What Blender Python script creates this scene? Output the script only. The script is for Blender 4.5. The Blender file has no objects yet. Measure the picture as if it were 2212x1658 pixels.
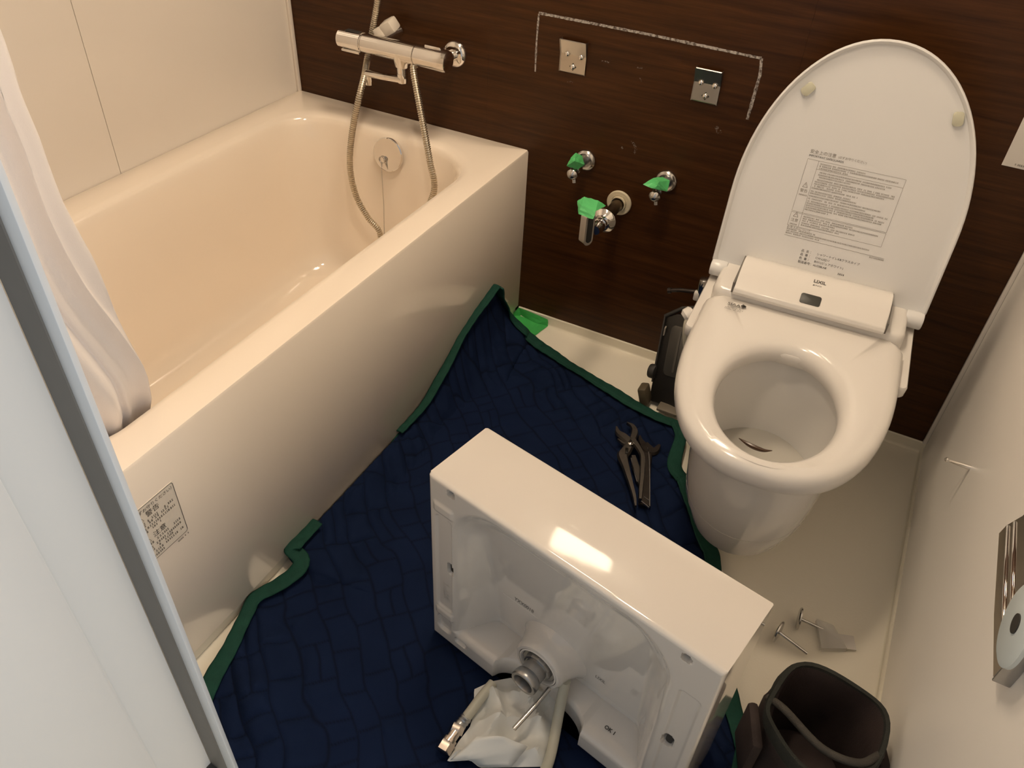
import bpy, bmesh, math, random
import numpy as np
from mathutils import Vector, Matrix
R = math.radians
PI = math.pi
random.seed(4); rng = np.random.default_rng(4)
scn = bpy.context.scene
C = scn.collection

# ------------------------------------------------------------------ camera
CP = np.array([1.4808909, -1.6715530, 1.3039766])
RV = np.array([2.2098809, 0.5665182, -0.2002764]); FPX = 1718.0
def _rot(rv):
    a = np.linalg.norm(rv); k = rv / a
    K = np.array([[0, -k[2], k[1]], [k[2], 0, -k[0]], [-k[1], k[0], 0]])
    return np.eye(3) + np.sin(a) * K + (1 - np.cos(a)) * K @ K
RM = _rot(RV)                      # rows: right, down, forward
cam_d = bpy.data.cameras.new('camera'); cam = bpy.data.objects.new('camera', cam_d); C.objects.link(cam)
cam_d.sensor_fit = 'HORIZONTAL'; cam_d.sensor_width = 36.0; cam_d.lens = 36.0 * FPX / 2212.0
cam_d.clip_start = 0.02
M = Matrix(((RM[0][0], -RM[1][0], -RM[2][0]), (RM[0][1], -RM[1][1], -RM[2][1]), (RM[0][2], -RM[1][2], -RM[2][2]))).to_4x4()
M.translation = Vector(CP); cam.matrix_world = M
scn.camera = cam
def at(u, v, ax, val):             # the point of a known wall/floor plane seen at a photograph position
    d = RM.T @ np.array([(u - 1106) / FPX, (v - 829) / FPX, 1.0])
    t = (val - CP[ax]) / d[ax]
    return Vector(CP + t * d)

# ------------------------------------------------------------------ world, exposure, lights
w = bpy.data.worlds.new('world'); scn.world = w; w.use_nodes = True
bg = w.node_tree.nodes['Background']; bg.inputs[0].default_value = (0.92, 0.96, 1.0, 1); bg.inputs[1].default_value = 0.40
scn.view_settings.view_transform = 'Standard'; scn.view_settings.look = 'None'
scn.view_settings.exposure = 0.0; scn.view_settings.gamma = 1.0
scn.view_settings.use_curve_mapping = False
LAMP_COL = (1.0, 0.80, 0.58); LAMP_STR = 43.0
al = bpy.data.lights.new('leaf_fill_light', 'AREA'); al.shape = 'RECTANGLE'; al.size = 0.4; al.size_y = 1.1; al.energy = 16; al.color = (0.93, 0.96, 1.0)  # added off-frame area light that brightens the open door leaf
ao = bpy.data.objects.new('leaf_fill_light', al); C.objects.link(ao); ao.location = (2.35, -1.66, 1.40)
ao.rotation_euler = (Vector((0.80, -1.62, 0.9)) - Vector(ao.location)).to_track_quat('-Z', 'Y').to_euler()

# ------------------------------------------------------------------ materials
def mat(name, col, rough=0.5, metal=0.0, coat=0.0, bump=None, trans=0.0, alpha=1.0, var=None, spec=0.5, sheen=0, emit=None, estr=0, sss=0):
    m = bpy.data.materials.new(name); m.use_nodes = True
    nt = m.node_tree; b = nt.nodes['Principled BSDF']
    b.inputs['Base Color'].default_value = (*col, 1); b.inputs['Roughness'].default_value = rough
    b.inputs['Metallic'].default_value = metal; b.inputs['Coat Weight'].default_value = coat
    b.inputs['Coat Roughness'].default_value = 0.04
    b.inputs['Transmission Weight'].default_value = trans; b.inputs['Alpha'].default_value = alpha
    b.inputs['Specular IOR Level'].default_value = spec
    if sheen: b.inputs['Sheen Weight'].default_value = sheen
    if sss: b.inputs['Subsurface Weight'].default_value = sss; b.inputs['Subsurface Scale'].default_value = 0.01
    if emit: b.inputs['Emission Color'].default_value = (*emit, 1); b.inputs['Emission Strength'].default_value = estr
    if var:    # (scale, amount): faint colour variation
        tc = nt.nodes.new('ShaderNodeTexCoord'); n = nt.nodes.new('ShaderNodeTexNoise'); n.inputs['Scale'].default_value = var[0]
        n.inputs['Detail'].default_value = 4
        nt.links.new(tc.outputs['Object'], n.inputs['Vector'])
        hs = nt.nodes.new('ShaderNodeMix'); hs.data_type = 'RGBA'
        hs.inputs[6].default_value = (*[c * (1 - var[1]) for c in col], 1); hs.inputs[7].default_value = (*[min(1, c * (1 + var[1])) for c in col], 1)
        nt.links.new(n.outputs['Fac'], hs.inputs[0]); nt.links.new(hs.outputs[2], b.inputs['Base Color'])
    if bump:   # (scale, strength)
        tc = nt.nodes.new('ShaderNodeTexCoord'); n = nt.nodes.new('ShaderNodeTexNoise'); n.inputs['Scale'].default_value = bump[0]
        n.inputs['Detail'].default_value = 3
        nt.links.new(tc.outputs['Object'], n.inputs['Vector'])
        bp = nt.nodes.new('ShaderNodeBump'); bp.inputs['Strength'].default_value = bump[1]; bp.inputs['Distance'].default_value = 0.002
        nt.links.new(n.outputs['Fac'], bp.inputs['Height']); nt.links.new(bp.outputs['Normal'], b.inputs['Normal'])
    return m
M_tub = mat('tub_acrylic', (0.92, 0.82, 0.70), 0.10, coat=0.3, var=(3, 0.015))
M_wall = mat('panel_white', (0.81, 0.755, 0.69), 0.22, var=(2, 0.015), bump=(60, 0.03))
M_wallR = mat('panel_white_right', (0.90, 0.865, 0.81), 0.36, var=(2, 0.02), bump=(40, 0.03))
M_floor = mat('floor_pan', (0.86, 0.81, 0.69), 0.35, var=(6, 0.03), bump=(260, 0.12))
M_kerb = mat('kerb_resin', (0.80, 0.75, 0.62), 0.3, var=(6, 0.03))
M_ceil = mat('ceiling_white', (0.92, 0.91, 0.89), 0.5, var=(2, 0.01))
M_white = mat('toilet_plastic', (0.71, 0.68, 0.64), 0.16, coat=0.2, var=(4, 0.01))
M_lid = mat('lid_plastic', (0.70, 0.695, 0.685), 0.25, var=(4, 0.01))
M_cer = mat('toilet_ceramic', (0.74, 0.725, 0.70), 0.07, coat=0.5, var=(4, 0.01))
M_bas = mat('basin_ceramic', (0.70, 0.66, 0.61), 0.06, coat=0.5, var=(7, 0.02), bump=(35, 0.02))
M_basin_in = mat('basin_unglazed', (0.60, 0.57, 0.51), 0.25, var=(9, 0.03))
M_chrome = mat('chrome', (0.80, 0.78, 0.75), 0.07, 1.0, var=(20, 0.02))
M_dchrome = mat('worn_chrome', (0.55, 0.54, 0.52), 0.2, 1.0, var=(30, 0.15))
M_steel = mat('stainless', (0.52, 0.49, 0.44), 0.28, 1.0, var=(30, 0.1))
M_galv = mat('zinc_metal', (0.42, 0.42, 0.42), 0.32, 1.0, var=(40, 0.15))
M_tool = mat('tool_steel', (0.20, 0.185, 0.165), 0.38, 1.0, var=(60, 0.25))
M_toold = mat('tool_dark', (0.06, 0.05, 0.045), 0.4, 0.8, var=(60, 0.2))
M_black = mat('black_plastic', (0.012, 0.011, 0.010), 0.3, var=(20, 0.2))
M_dark = mat('dark_rubber', (0.03, 0.028, 0.025), 0.6, var=(20, 0.2))
M_brass = mat('brass_nickel', (0.62, 0.55, 0.49), 0.2, 1.0, var=(30, 0.1))
M_tape = mat('green_tape', (0.10, 0.52, 0.17), 0.5, var=(60, 0.12), sss=0)
M_tapef = mat('green_floor_tape', (0.06, 0.42, 0.10), 0.3, var=(30, 0.2), coat=0.3)
M_ivory = mat('ivory_resin', (0.62, 0.55, 0.40), 0.4, var=(30, 0.06))
M_hose_w = mat('pale_rubber', (0.50, 0.48, 0.39), 0.4, var=(20, 0.05))
M_ink = mat('ink', (0.06, 0.055, 0.05), 0.6, var=(200, 0.3))
M_inkg = mat('ink_grey', (0.25, 0.23, 0.20), 0.6, var=(400, 0.35))
M_paper = mat('paper', (0.72, 0.68, 0.63), 0.6, var=(10, 0.02))
M_sensor = mat('smoked_window', (0.035, 0.035, 0.03), 0.45, var=(10, 0.1))
M_bump = mat('soft_bumper', (0.50, 0.49, 0.38), 0.5, var=(40, 0.05))
M_gask = mat('gasket_grey', (0.13, 0.12, 0.105), 0.55, var=(8, 0.2))
M_alu = mat('frame_white', (0.62, 0.64, 0.65), 0.35, var=(8, 0.03))
M_door = mat('door_white', (0.66, 0.64, 0.60), 0.35, var=(3, 0.02))
M_bag = mat('bag_fabric', (0.035, 0.022, 0.020), 0.75, var=(25, 0.3), bump=(700, 0.5))
M_bagi = mat('bag_lining', (0.016, 0.018, 0.014), 0.8, var=(25, 0.3), bump=(900, 0.6))
M_bind = mat('green_binding', (0.008, 0.050, 0.034), 0.75, var=(60, 0.25), bump=(500, 0.4), spec=0.2)
M_mirror = mat('mirror_glass', (0.33, 0.33, 0.33), 0.03, 1.0, bump=(38, 0.10))
M_lamp = mat('lamp_shade', (1, 1, 1), 0.5, emit=LAMP_COL, estr=LAMP_STR)
M_fill_lamp = mat('fill_lamp_lens', (1, 1, 1), 0.5, emit=(1.0, 0.80, 0.59), estr=200)  # glow of the added ceiling fill lamp
M_water = mat('water', (0.50, 0.48, 0.43), 0.03, trans=0.0, var=(8, 0.03))
M_gap_shade = mat('brown_gap_shade', (0.06, 0.03, 0.015), 0.3, var=(80, 0.3))  # dark brown for the painted shade under the seat edge

def mat_wood():
    m = bpy.data.materials.new('dark_wood_panel'); m.use_nodes = True; nt = m.node_tree; b = nt.nodes['Principled BSDF']
    tc = nt.nodes.new('ShaderNodeTexCoord'); mp = nt.nodes.new('ShaderNodeMapping'); mp.inputs['Scale'].default_value = (1.6, 1, 34)
    nt.links.new(tc.outputs['Object'], mp.inputs[0])
    n = nt.nodes.new('ShaderNodeTexNoise'); n.inputs['Scale'].default_value = 2.6; n.inputs['Detail'].default_value = 7; n.inputs['Roughness'].default_value = 0.62
    n.inputs['Distortion'].default_value = 0.35
    nt.links.new(mp.outputs[0], n.inputs['Vector'])
    cr = nt.nodes.new('ShaderNodeValToRGB'); e = cr.color_ramp.elements
    e[0].position = 0.32; e[0].color = (0.027, 0.0085, 0.0016, 1)
    e[1].position = 0.70; e[1].color = (0.072, 0.0255, 0.0055, 1)
    nt.links.new(n.outputs['Fac'], cr.inputs[0])
    mp2 = nt.nodes.new('ShaderNodeMapping'); mp2.inputs['Scale'].default_value = (5, 1, 220)
    nt.links.new(tc.outputs['Object'], mp2.inputs[0])
    n2 = nt.nodes.new('ShaderNodeTexNoise'); n2.inputs['Scale'].default_value = 2.0; n2.inputs['Detail'].default_value = 3
    nt.links.new(mp2.outputs[0], n2.inputs['Vector'])
    mx = nt.nodes.new('ShaderNodeMix'); mx.data_type = 'RGBA'; mx.blend_type = 'MULTIPLY'; mx.inputs[0].default_value = 0.55
    cr2 = nt.nodes.new('ShaderNodeValToRGB'); cr2.color_ramp.elements[0].position = 0.3; cr2.color_ramp.elements[0].color = (0.72, 0.68, 0.66, 1)
    cr2.color_ramp.elements[1].position = 0.6
    nt.links.new(n2.outputs['Fac'], cr2.inputs[0]); nt.links.new(cr.outputs[0], mx.inputs[6]); nt.links.new(cr2.outputs[0], mx.inputs[7])
    nt.links.new(mx.outputs[2], b.inputs['Base Color'])
    b.inputs['Roughness'].default_value = 0.38; b.inputs['Specular IOR Level'].default_value = 0.24
    bp = nt.nodes.new('ShaderNodeBump'); bp.inputs['Strength'].default_value = 0.15; bp.inputs['Distance'].default_value = 0.0006
    nt.links.new(n2.outputs['Fac'], bp.inputs['Height']); nt.links.new(bp.outputs[0], b.inputs['Normal'])
    return m
M_wood = mat_wood()
def mat_pencil():
    m = mat('white_pencil', (0.50, 0.46, 0.42), 0.7); nt = m.node_tree; b = nt.nodes['Principled BSDF']
    tc = nt.nodes.new('ShaderNodeTexCoord'); mp = nt.nodes.new('ShaderNodeMapping'); mp.inputs['Scale'].default_value = (1, 1, 1)
    n = nt.nodes.new('ShaderNodeTexNoise'); n.inputs['Scale'].default_value = 170; n.inputs['Detail'].default_value = 2
    nt.links.new(tc.outputs['Object'], mp.inputs[0]); nt.links.new(mp.outputs[0], n.inputs['Vector'])
    r = nt.nodes.new('ShaderNodeMapRange'); r.inputs[1].default_value = 0.30; r.inputs[2].default_value = 0.62; r.inputs[3].default_value = 0.12; r.inputs[4].default_value = 0.9
    nt.links.new(n.outputs['Fac'], r.inputs[0]); nt.links.new(r.outputs[0], b.inputs['Alpha'])
    return m
M_pencil = mat_pencil()
def mat_scuff():
    m = mat('scuff', (0.35, 0.30, 0.25), 0.6); nt = m.node_tree; b = nt.nodes['Principled BSDF']
    tc = nt.nodes.new('ShaderNodeTexCoord')
    n = nt.nodes.new('ShaderNodeTexNoise'); n.inputs['Scale'].default_value = 260
    nt.links.new(tc.outputs['Object'], n.inputs['Vector'])
    r = nt.nodes.new('ShaderNodeMapRange'); r.inputs[1].default_value = 0.45; r.inputs[2].default_value = 0.7; r.inputs[3].default_value = 0.0; r.inputs[4].default_value = 0.6
    nt.links.new(n.outputs['Fac'], r.inputs[0]); nt.links.new(r.outputs[0], b.inputs['Alpha'])
    return m
M_scuff = mat_scuff()
M_curt = mat('curtain_fabric', (0.88, 0.82, 0.78), 0.55, sheen=0.3, bump=(800, 0.2), sss=0.0)
M_film = mat('white_film', (0.74, 0.74, 0.70), 0.35, bump=(30, 0.2), var=(12, 0.03))
M_clear = mat('clear_plastic', (0.75, 0.73, 0.68), 0.15, trans=0.0, alpha=0.45, var=(20, 0.05))
M_quilt = mat('navy_quilt', (0.0066, 0.0135, 0.040), 0.85, var=(14, 0.25), bump=(900, 0.35), spec=0.06)

# ------------------------------------------------------------------ mesh helpers
def empty(name, label, cat, loc=(0, 0, 0), rz=0, group=None):
    o = bpy.data.objects.new(name, None); C.objects.link(o); o.location = loc; o.rotation_euler = (0, 0, rz)
    o.empty_display_size = 0.05
    tag(o, label, cat, group); return o
def tag(o, label=None, cat=None, group=None, kind=None):
    if label: o['label'] = label
    if cat: o['category'] = cat
    if group: o['group'] = group
    if kind: o['kind'] = kind
    return o
def obj(name, bm, m, parent=None, smooth=True, kind=None, label=None, recalc=True):
    me = bpy.data.meshes.new(name)
    if recalc: bmesh.ops.recalc_face_normals(bm, faces=bm.faces[:])
    bm.to_mesh(me); bm.free()
    for mm in (m if isinstance(m, (list, tuple)) else [m]): me.materials.append(mm)
    if smooth:
        me.polygons.foreach_set('use_smooth', [True] * len(me.polygons))
        try: me.set_sharp_from_angle(angle=R(38))
        except Exception: pass
    o = bpy.data.objects.new(name, me); C.objects.link(o)
    if parent: o.parent = parent
    if kind: o['kind'] = kind
    if label: o['label'] = label
    return o
def box(bm, c, s, rot=None, bev=0.0, seg=2):
    mtx = Matrix.Translation(Vector(c)) @ ((rot.to_4x4() if rot else Matrix.Identity(4))) @ Matrix.Diagonal((*s, 1))
    r = bmesh.ops.create_cube(bm, size=1.0, matrix=mtx)
    if bev > 0:
        es = list({e for v in r['verts'] for e in v.link_edges})
        bmesh.ops.bevel(bm, geom=es, offset=bev, segments=seg, profile=0.5, affect='EDGES')
    return bm
def B(c, s, rot=None, bev=0.0, seg=2):
    return box(bmesh.new(), c, s, rot, bev, seg)
def bb(x0, x1, y0, y1, z0, z1, bev=0.0):
    return B(((x0 + x1) / 2, (y0 + y1) / 2, (z0 + z1) / 2), (abs(x1 - x0), abs(y1 - y0), abs(z1 - z0)), None, bev)
def frame(d):
    d = Vector(d).normalized(); a = Vector((0, 0, 1)) if abs(d.z) < 0.9 else Vector((1, 0, 0))
    x = d.cross(a).normalized(); return x, x.cross(d).normalized(), d
def lathe(prof, p0=(0, 0, 0), d=(0, 0, 1), n=32, bm=None, cap=True, hexa=False):
    bm = bm or bmesh.new(); x, y, dd = frame(d); p0 = Vector(p0); rings = []
    for (h, r) in prof:
        rings.append([bm.verts.new(p0 + dd * h + (x * math.cos(a) + y * math.sin(a)) * max(r, 1e-5)) for a in [2 * PI * i / n for i in range(n)]])
    for a, b in zip(rings, rings[1:]):
        for i in range(n): bm.faces.new((a[i], a[(i + 1) % n], b[(i + 1) % n], b[i]))
    if cap: bm.faces.new(rings[0]); bm.faces.new(rings[-1])
    return bm
def cyl(p0, p1, r, n=24, bm=None, bev=0.0):
    p0 = Vector(p0); p1 = Vector(p1); L = (p1 - p0).length
    pr = [(0, r), (L, r)] if not bev else [(0, r - bev), (bev * .3, r - bev * .3), (bev, r), (L - bev, r), (L - bev * .3, r - bev * .3), (L, r - bev)]
    return lathe(pr, p0, p1 - p0, n, bm)
def spline(pts, n):
    P = [Vector(p) for p in pts]; out = []
    Q = [P[0] * 2 - P[1]] + P + [P[-1] * 2 - P[-2]]
    for i in range(1, len(Q) - 2):
        for k in range(n):
            t = k / n; a, b, c, d = Q[i - 1], Q[i], Q[i + 1], Q[i + 2]
            out.append(0.5 * ((2 * b) + (c - a) * t + (2 * a - 5 * b + 4 * c - d) * t * t + (-a + 3 * b - 3 * c + d) * t ** 3))
    out.append(P[-1]); return out
def tube(path, r, n=12, bm=None, rfun=None, cap=True):
    bm = bm or bmesh.new(); P = [Vector(p) for p in path]; rings = []; x = None
    for i, p in enumerate(P):
        d = (P[min(i + 1, len(P) - 1)] - P[max(i - 1, 0)]).normalized()
        if x is None: x = frame(d)[0]
        x = (x - d * x.dot(d)).normalized(); y = d.cross(x)
        rr = rfun(i) if rfun else r
        rings.append([bm.verts.new(p + (x * math.cos(a) + y * math.sin(a)) * rr) for a in [2 * PI * k / n for k in range(n)]])
    for a, b in zip(rings, rings[1:]):
        for i in range(n): bm.faces.new((a[i], a[(i + 1) % n], b[(i + 1) % n], b[i]))
    if cap: bm.faces.new(rings[0]); bm.faces.new(rings[-1])
    return bm
def resample(path, step):
    P = [Vector(p) for p in path]; L = [0]
    for a, b in zip(P, P[1:]): L.append(L[-1] + (b - a).length)
    n = max(2, int(L[-1] / step)); out = []; j = 0
    for i in range(n + 1):
        s = L[-1] * i / n
        while j < len(P) - 2 and L[j + 1] < s: j += 1
        t = (s - L[j]) / max(1e-9, L[j + 1] - L[j]); out.append(P[j].lerp(P[j + 1], min(1, t)))
    return out
def loft(loops, cap0=False, cap1=False, bm=None):
    bm = bm or bmesh.new(); V = [[bm.verts.new(Vector(p)) for p in l] for l in loops]; n = len(V[0])
    for a, b in zip(V, V[1:]):
        for i in range(n): bm.faces.new((a[i], a[(i + 1) % n], b[(i + 1) % n], b[i]))
    if cap0: bm.faces.new(V[0])
    if cap1: bm.faces.new(V[-1])
    return bm
def prism(pts, o, ex, ey, ez, h, bev=0.0, bm=None):
    """outline pts (2D) in plane o+ex,ey extruded along ez by h"""
    bm = bm or bmesh.new(); o = Vector(o); ex = Vector(ex); ey = Vector(ey); ez = Vector(ez)
    a = [bm.verts.new(o + ex * p[0] + ey * p[1]) for p in pts]; b = [bm.verts.new(v.co + ez * h) for v in a]
    fa = bm.faces.new(a); fb = bm.faces.new(b); n = len(a)
    for i in range(n): bm.faces.new((a[i], a[(i + 1) % n], b[(i + 1) % n], b[i]))
    if bev:
        bmesh.ops.bevel(bm, geom=list(fb.edges), offset=bev, segments=2, profile=0.5, affect='EDGES')
    return bm
def rrect(x0, x1, y0, y1, r, n=8):
    r4 = r if isinstance(r, (list, tuple)) else (r,) * 4; out = []
    for (cx, cy, a0, rr) in ((x1 - r4[0], y1 - r4[0], 0, r4[0]), (x0 + r4[1], y1 - r4[1], 90, r4[1]), (x0 + r4[2], y0 + r4[2], 180, r4[2]), (x1 - r4[3], y0 + r4[3], 270, r4[3])):
        for k in range(n + 1):
            a = R(a0 + 90 * k / n); out.append((cx + rr * math.cos(a), cy + rr * math.sin(a)))
    return out
def grid(P, bm=None, closed=False):
    """P: (n,m,3) array"""
    bm = bm or bmesh.new(); n, m = P.shape[:2]
    V = [[bm.verts.new(P[i, j]) for j in range(m)] for i in range(n)]
    for i in range(n - 1):
        for j in range(m - 1): bm.faces.new((V[i][j], V[i + 1][j], V[i + 1][j + 1], V[i][j + 1]))
    return bm
def gridmesh(name, P, m, parent=None, thick=0.0):
    n, k = P.shape[:2]
    idx = np.arange(n * k).reshape(n, k)
    f = np.stack([idx[:-1, :-1], idx[1:, :-1], idx[1:, 1:], idx[:-1, 1:]], -1).reshape(-1, 4)
    me = bpy.data.meshes.new(name); me.from_pydata(P.reshape(-1, 3).tolist(), [], f.tolist()); me.update()
    me.polygons.foreach_set('use_smooth', [True] * len(me.polygons)); me.materials.append(m)
    o = bpy.data.objects.new(name, me); C.objects.link(o)
    if parent: o.parent = parent
    if thick:
        s = o.modifiers.new('solid', 'SOLIDIFY'); s.thickness = thick; s.offset = -1
    return o
def text(body, size, o, ex, ey, m, parent, name='print', off=0.0003, align='LEFT', weight=0.0):
    cu = bpy.data.curves.new(name, 'FONT'); cu.body = body; cu.size = size; cu.align_x = align; cu.extrude = 0.0; cu.offset = weight
    t = bpy.data.objects.new(name, cu); C.objects.link(t)
    bpy.context.view_layer.update()
    me = bpy.data.meshes.new_from_object(t.evaluated_get(bpy.context.evaluated_depsgraph_get()))
    bpy.data.objects.remove(t); me.name = name
    ex = Vector(ex).normalized(); ey = Vector(ey).normalized(); ez = ex.cross(ey)
    X = Matrix((ex, ey, ez)).transposed().to_4x4(); X.translation = Vector(o) + ez * off
    me.transform(X); me.materials.clear(); me.materials.append(m)
    ob = bpy.data.objects.new(name, me); C.objects.link(ob); ob.parent = parent; return ob
def flat(name, rects, o, ex, ey, m, parent, off=0.0003):
    """thin printed strokes: list of (x0,y0,x1,y1,width)"""
    bm = bmesh.new(); ex = Vector(ex).normalized(); ey = Vector(ey).normalized(); ez = ex.cross(ey); o = Vector(o) + ez * off
    for (x0, y0, x1, y1, wd) in rects:
        d = Vector((x1 - x0, y1 - y0, 0)); L = d.length
        if L < 1e-7: continue
        nrm = Vector((-d.y, d.x, 0)) / L * wd / 2
        q = [(x0 + nrm.x, y0 + nrm.y), (x0 - nrm.x, y0 - nrm.y), (x1 - nrm.x, y1 - nrm.y), (x1 + nrm.x, y1 + nrm.y)]
        bm.faces.new([bm.verts.new(o + ex * a + ey * b) for a, b in q])
    return obj(name, bm, m, parent, smooth=False, recalc=False)
def scribble(x0, y, x1, h, r, dens=0.8):
    """a line of text too small to read: short upright and level strokes"""
    out = []; x = x0
    while x < x1:
        wd = h * r.uniform(0.5, 1.0)
        if r.random() < dens:
            out.append((x, y, x + wd * 0.8, y, h * 0.25)); out.append((x, y + h * .8, x + wd * .7, y + h * .8, h * 0.2))
            out.append((x + wd * .4, y, x + wd * .4, y + h * .8, h * 0.22))
            if r.random() < .5: out.append((x, y + h * .4, x + wd * .8, y + h * .4, h * .2))
        x += wd * 1.15
    return out
def noise2(x, y, seed=0):
    """smooth value noise on numpy arrays"""
    g = np.random.default_rng(seed).random((64, 64)) * 2 - 1
    xi = np.floor(x).astype(int); yi = np.floor(y).astype(int); fx = x - xi; fy = y - yi
    fx = fx * fx * (3 - 2 * fx); fy = fy * fy * (3 - 2 * fy)
    a = g[xi % 64, yi % 64]; b = g[(xi + 1) % 64, yi % 64]; c = g[xi % 64, (yi + 1) % 64]; d = g[(xi + 1) % 64, (yi + 1) % 64]
    return (a * (1 - fx) + b * fx) * (1 - fy) + (c * (1 - fx) + d * fx) * fy
X_, Y_, Z_ = Vector((1, 0, 0)), Vector((0, 1, 0)), Vector((0, 0, 1))

# ------------------------------------------------------------------ room shell
XR = 1.782; ZK = 0.029; YF = -1.385; ZC = 2.05
st = lambda name, bm, m, parent=None, smooth=False: tag(obj(name, bm, m, parent, smooth=smooth), kind='structure')
st('floor', bb(-0.06, XR + .06, -2.6, 0.06, -0.06, 0.0), M_floor)
wb = st('wall_back', bb(-0.06, XR + .06, 0.012, 0.06, -0.06, 2.12), M_dark)
for a, b in ((0.0, 0.57945), (0.57955, 1.26895), (1.26905, 1.773)):
    obj('panel', bb(a, b, 0.0, 0.011, ZK, ZC, 0.0003), M_wood, wb, smooth=False)
wl = st('wall_left', bb(-0.06, -0.012, YF, 0.06, -0.06, 2.12), M_kerb)
for a, b in ((-0.606, 0.0), (-1.384, -0.6072)):
    obj('panel', bb(-0.011, 0.0, a, b, 0.40, ZC, 0.0006), M_wall, wl, smooth=False)
st('wall_right', bb(XR, XR + .06, YF - 0.1, 0.06, -0.06, 2.12), M_wallR)
wf = st('wall_front', bb(-0.06, 0.905, YF, YF + 0.02, -0.06, 2.12), M_wall)
obj('side_panel', bb(1.66, XR + .06, YF - .1, YF + 0.02, -0.06, 2.12), M_wall, wf, smooth=False)
obj('head_panel', bb(0.905, 1.66, YF, YF + 0.02, 1.93, 2.12), M_wall, wf, smooth=False)
st('ceiling', bb(-0.06, XR + .06, YF - .02, 0.06, ZC, 2.12), M_ceil)
# kerb at the foot of the wood wall, at the foot of the right wall and under the apron
def kerb(p0, p1, nrm, h=ZK, t=0.004, f=0.006):
    p0 = Vector(p0); d = Vector(p1) - p0; L = d.length; nrm = Vector(nrm)
    pts = [(-0.01, 0), (t + f, 0), (t + f * .45, f * .15), (t + f * .15, f * .45), (t, f), (t, h - .002), (t - .002, h), (-0.01, h)]
    return prism(pts, p0, nrm, Z_, d.normalized(), L)
st('trim_1', kerb((0.699, 0, 0), (XR, 0, 0), (0, -1, 0)), M_kerb, smooth=True)
st('trim_2', kerb((XR - .004, 0, 0), (XR - .004, YF, 0), (-1, 0, 0), h=0.012, t=.002, f=.003), M_kerb, smooth=True)
st('trim_3', bb(0.66, 0.690, -1.38, -0.004, 0, ZK, 0.002), M_kerb)
st('trim_4', bb(1.773, XR, -0.010, 0.0, ZK, ZC, 0.0025), M_wall, smooth=True)
st('trim_5', bb(0.0, 0.009, -0.012, 0.0, 0.488, ZC, 0.003), M_wall, smooth=True)

# white pencil outline left on the wall by the old basin, and scuffs
def wallmark(pts, wd, m, name):
    bm = bmesh.new(); P = resample([Vector(p) for p in pts], 0.006); L = []; Rr = []
    for i, p in enumerate(P):
        d = (P[min(i + 1, len(P) - 1)] - P[max(0, i - 1)]).normalized(); n = Vector((-d.z, 0, d.x))
        ww = wd / 2 * random.uniform(.8, 1.15)
        L.append(bm.verts.new(p + n * ww)); Rr.append(bm.verts.new(p - n * ww))
    for i in range(len(P) - 1): bm.faces.new((L[i], L[i + 1], Rr[i + 1], Rr[i]))
    return obj(name, bm, m, wb, smooth=False)
yw = -0.0006
ol = [at(1166, 28, 1, yw), at(1645, 127, 1, yw)]
wallmark([at(1156, 155, 1, yw), at(1159, 90, 1, yw), at(1164, 30, 1, yw)], 0.0042, M_pencil, 'pencil_line')
wallmark([at(1164, 28, 1, yw), at(1400, 74, 1, yw), at(1645, 126, 1, yw)], 0.0055, M_pencil, 'pencil_line')
wallmark([at(1645, 126, 1, yw), at(1642, 160, 1, yw), at(1614, 258, 1, yw)], 0.0065, M_pencil, 'pencil_line')
for pts, wd in (([(1376, 146), (1388, 146)], .004), ([(1382, 168), (1386, 176)], .003), ([(1365, 304), (1374, 320), (1370, 332)], .006),
                ([(1548, 272), (1554, 288)], .010), ([(1225, 176), (1238, 177)], .003), ([(1342, 318), (1347, 321)], .005), ([(1300, 132), (1316, 134)], .004)):
    wallmark([at(u, v, 1, yw) for u, v in pts], wd, M_scuff, 'scuff')

# ------------------------------------------------------------------ door frame and open leaf at the left
d1 = empty('door_1', None, None, (0.914, YF, 0)); d1['kind'] = 'structure'
def dloc(o):                        # keep world coordinates under the hinge-side empty
    o.location = (-0.914, -YF, 0); return o
dloc(obj('jamb', bb(0.9415, 0.9595, YF - 0.002, YF + .004, 0.0, 1.95, 0.001), M_alu, d1))
dloc(obj('gasket', bb(0.910, 0.9425, YF - 0.004, YF + .002, 0.0, 1.95, 0.002), M_gask, d1))
hd = Vector((-0.42, -0.91, 0)).normalized(); hn = Vector((0.91, -0.42, 0)).normalized()
prof = [(0.0, -0.03), (0.0, -0.012), (0.004, -0.003), (0.012, 0.0), (0.062, 0.0), (0.065, -0.002), (0.068, 0.0), (0.64, 0.0), (0.64, -0.03)]
dloc(obj('door_leaf', prism(prof, Vector((0.913, YF - 0.001, 0.10)), hd, hn, Z_, 1.84), M_door, d1))
dloc(obj('hinge', cyl((0.914, YF - .006, 0.06), (0.914, YF - .006, 0.14), .008), M_dark, d1))

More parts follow.
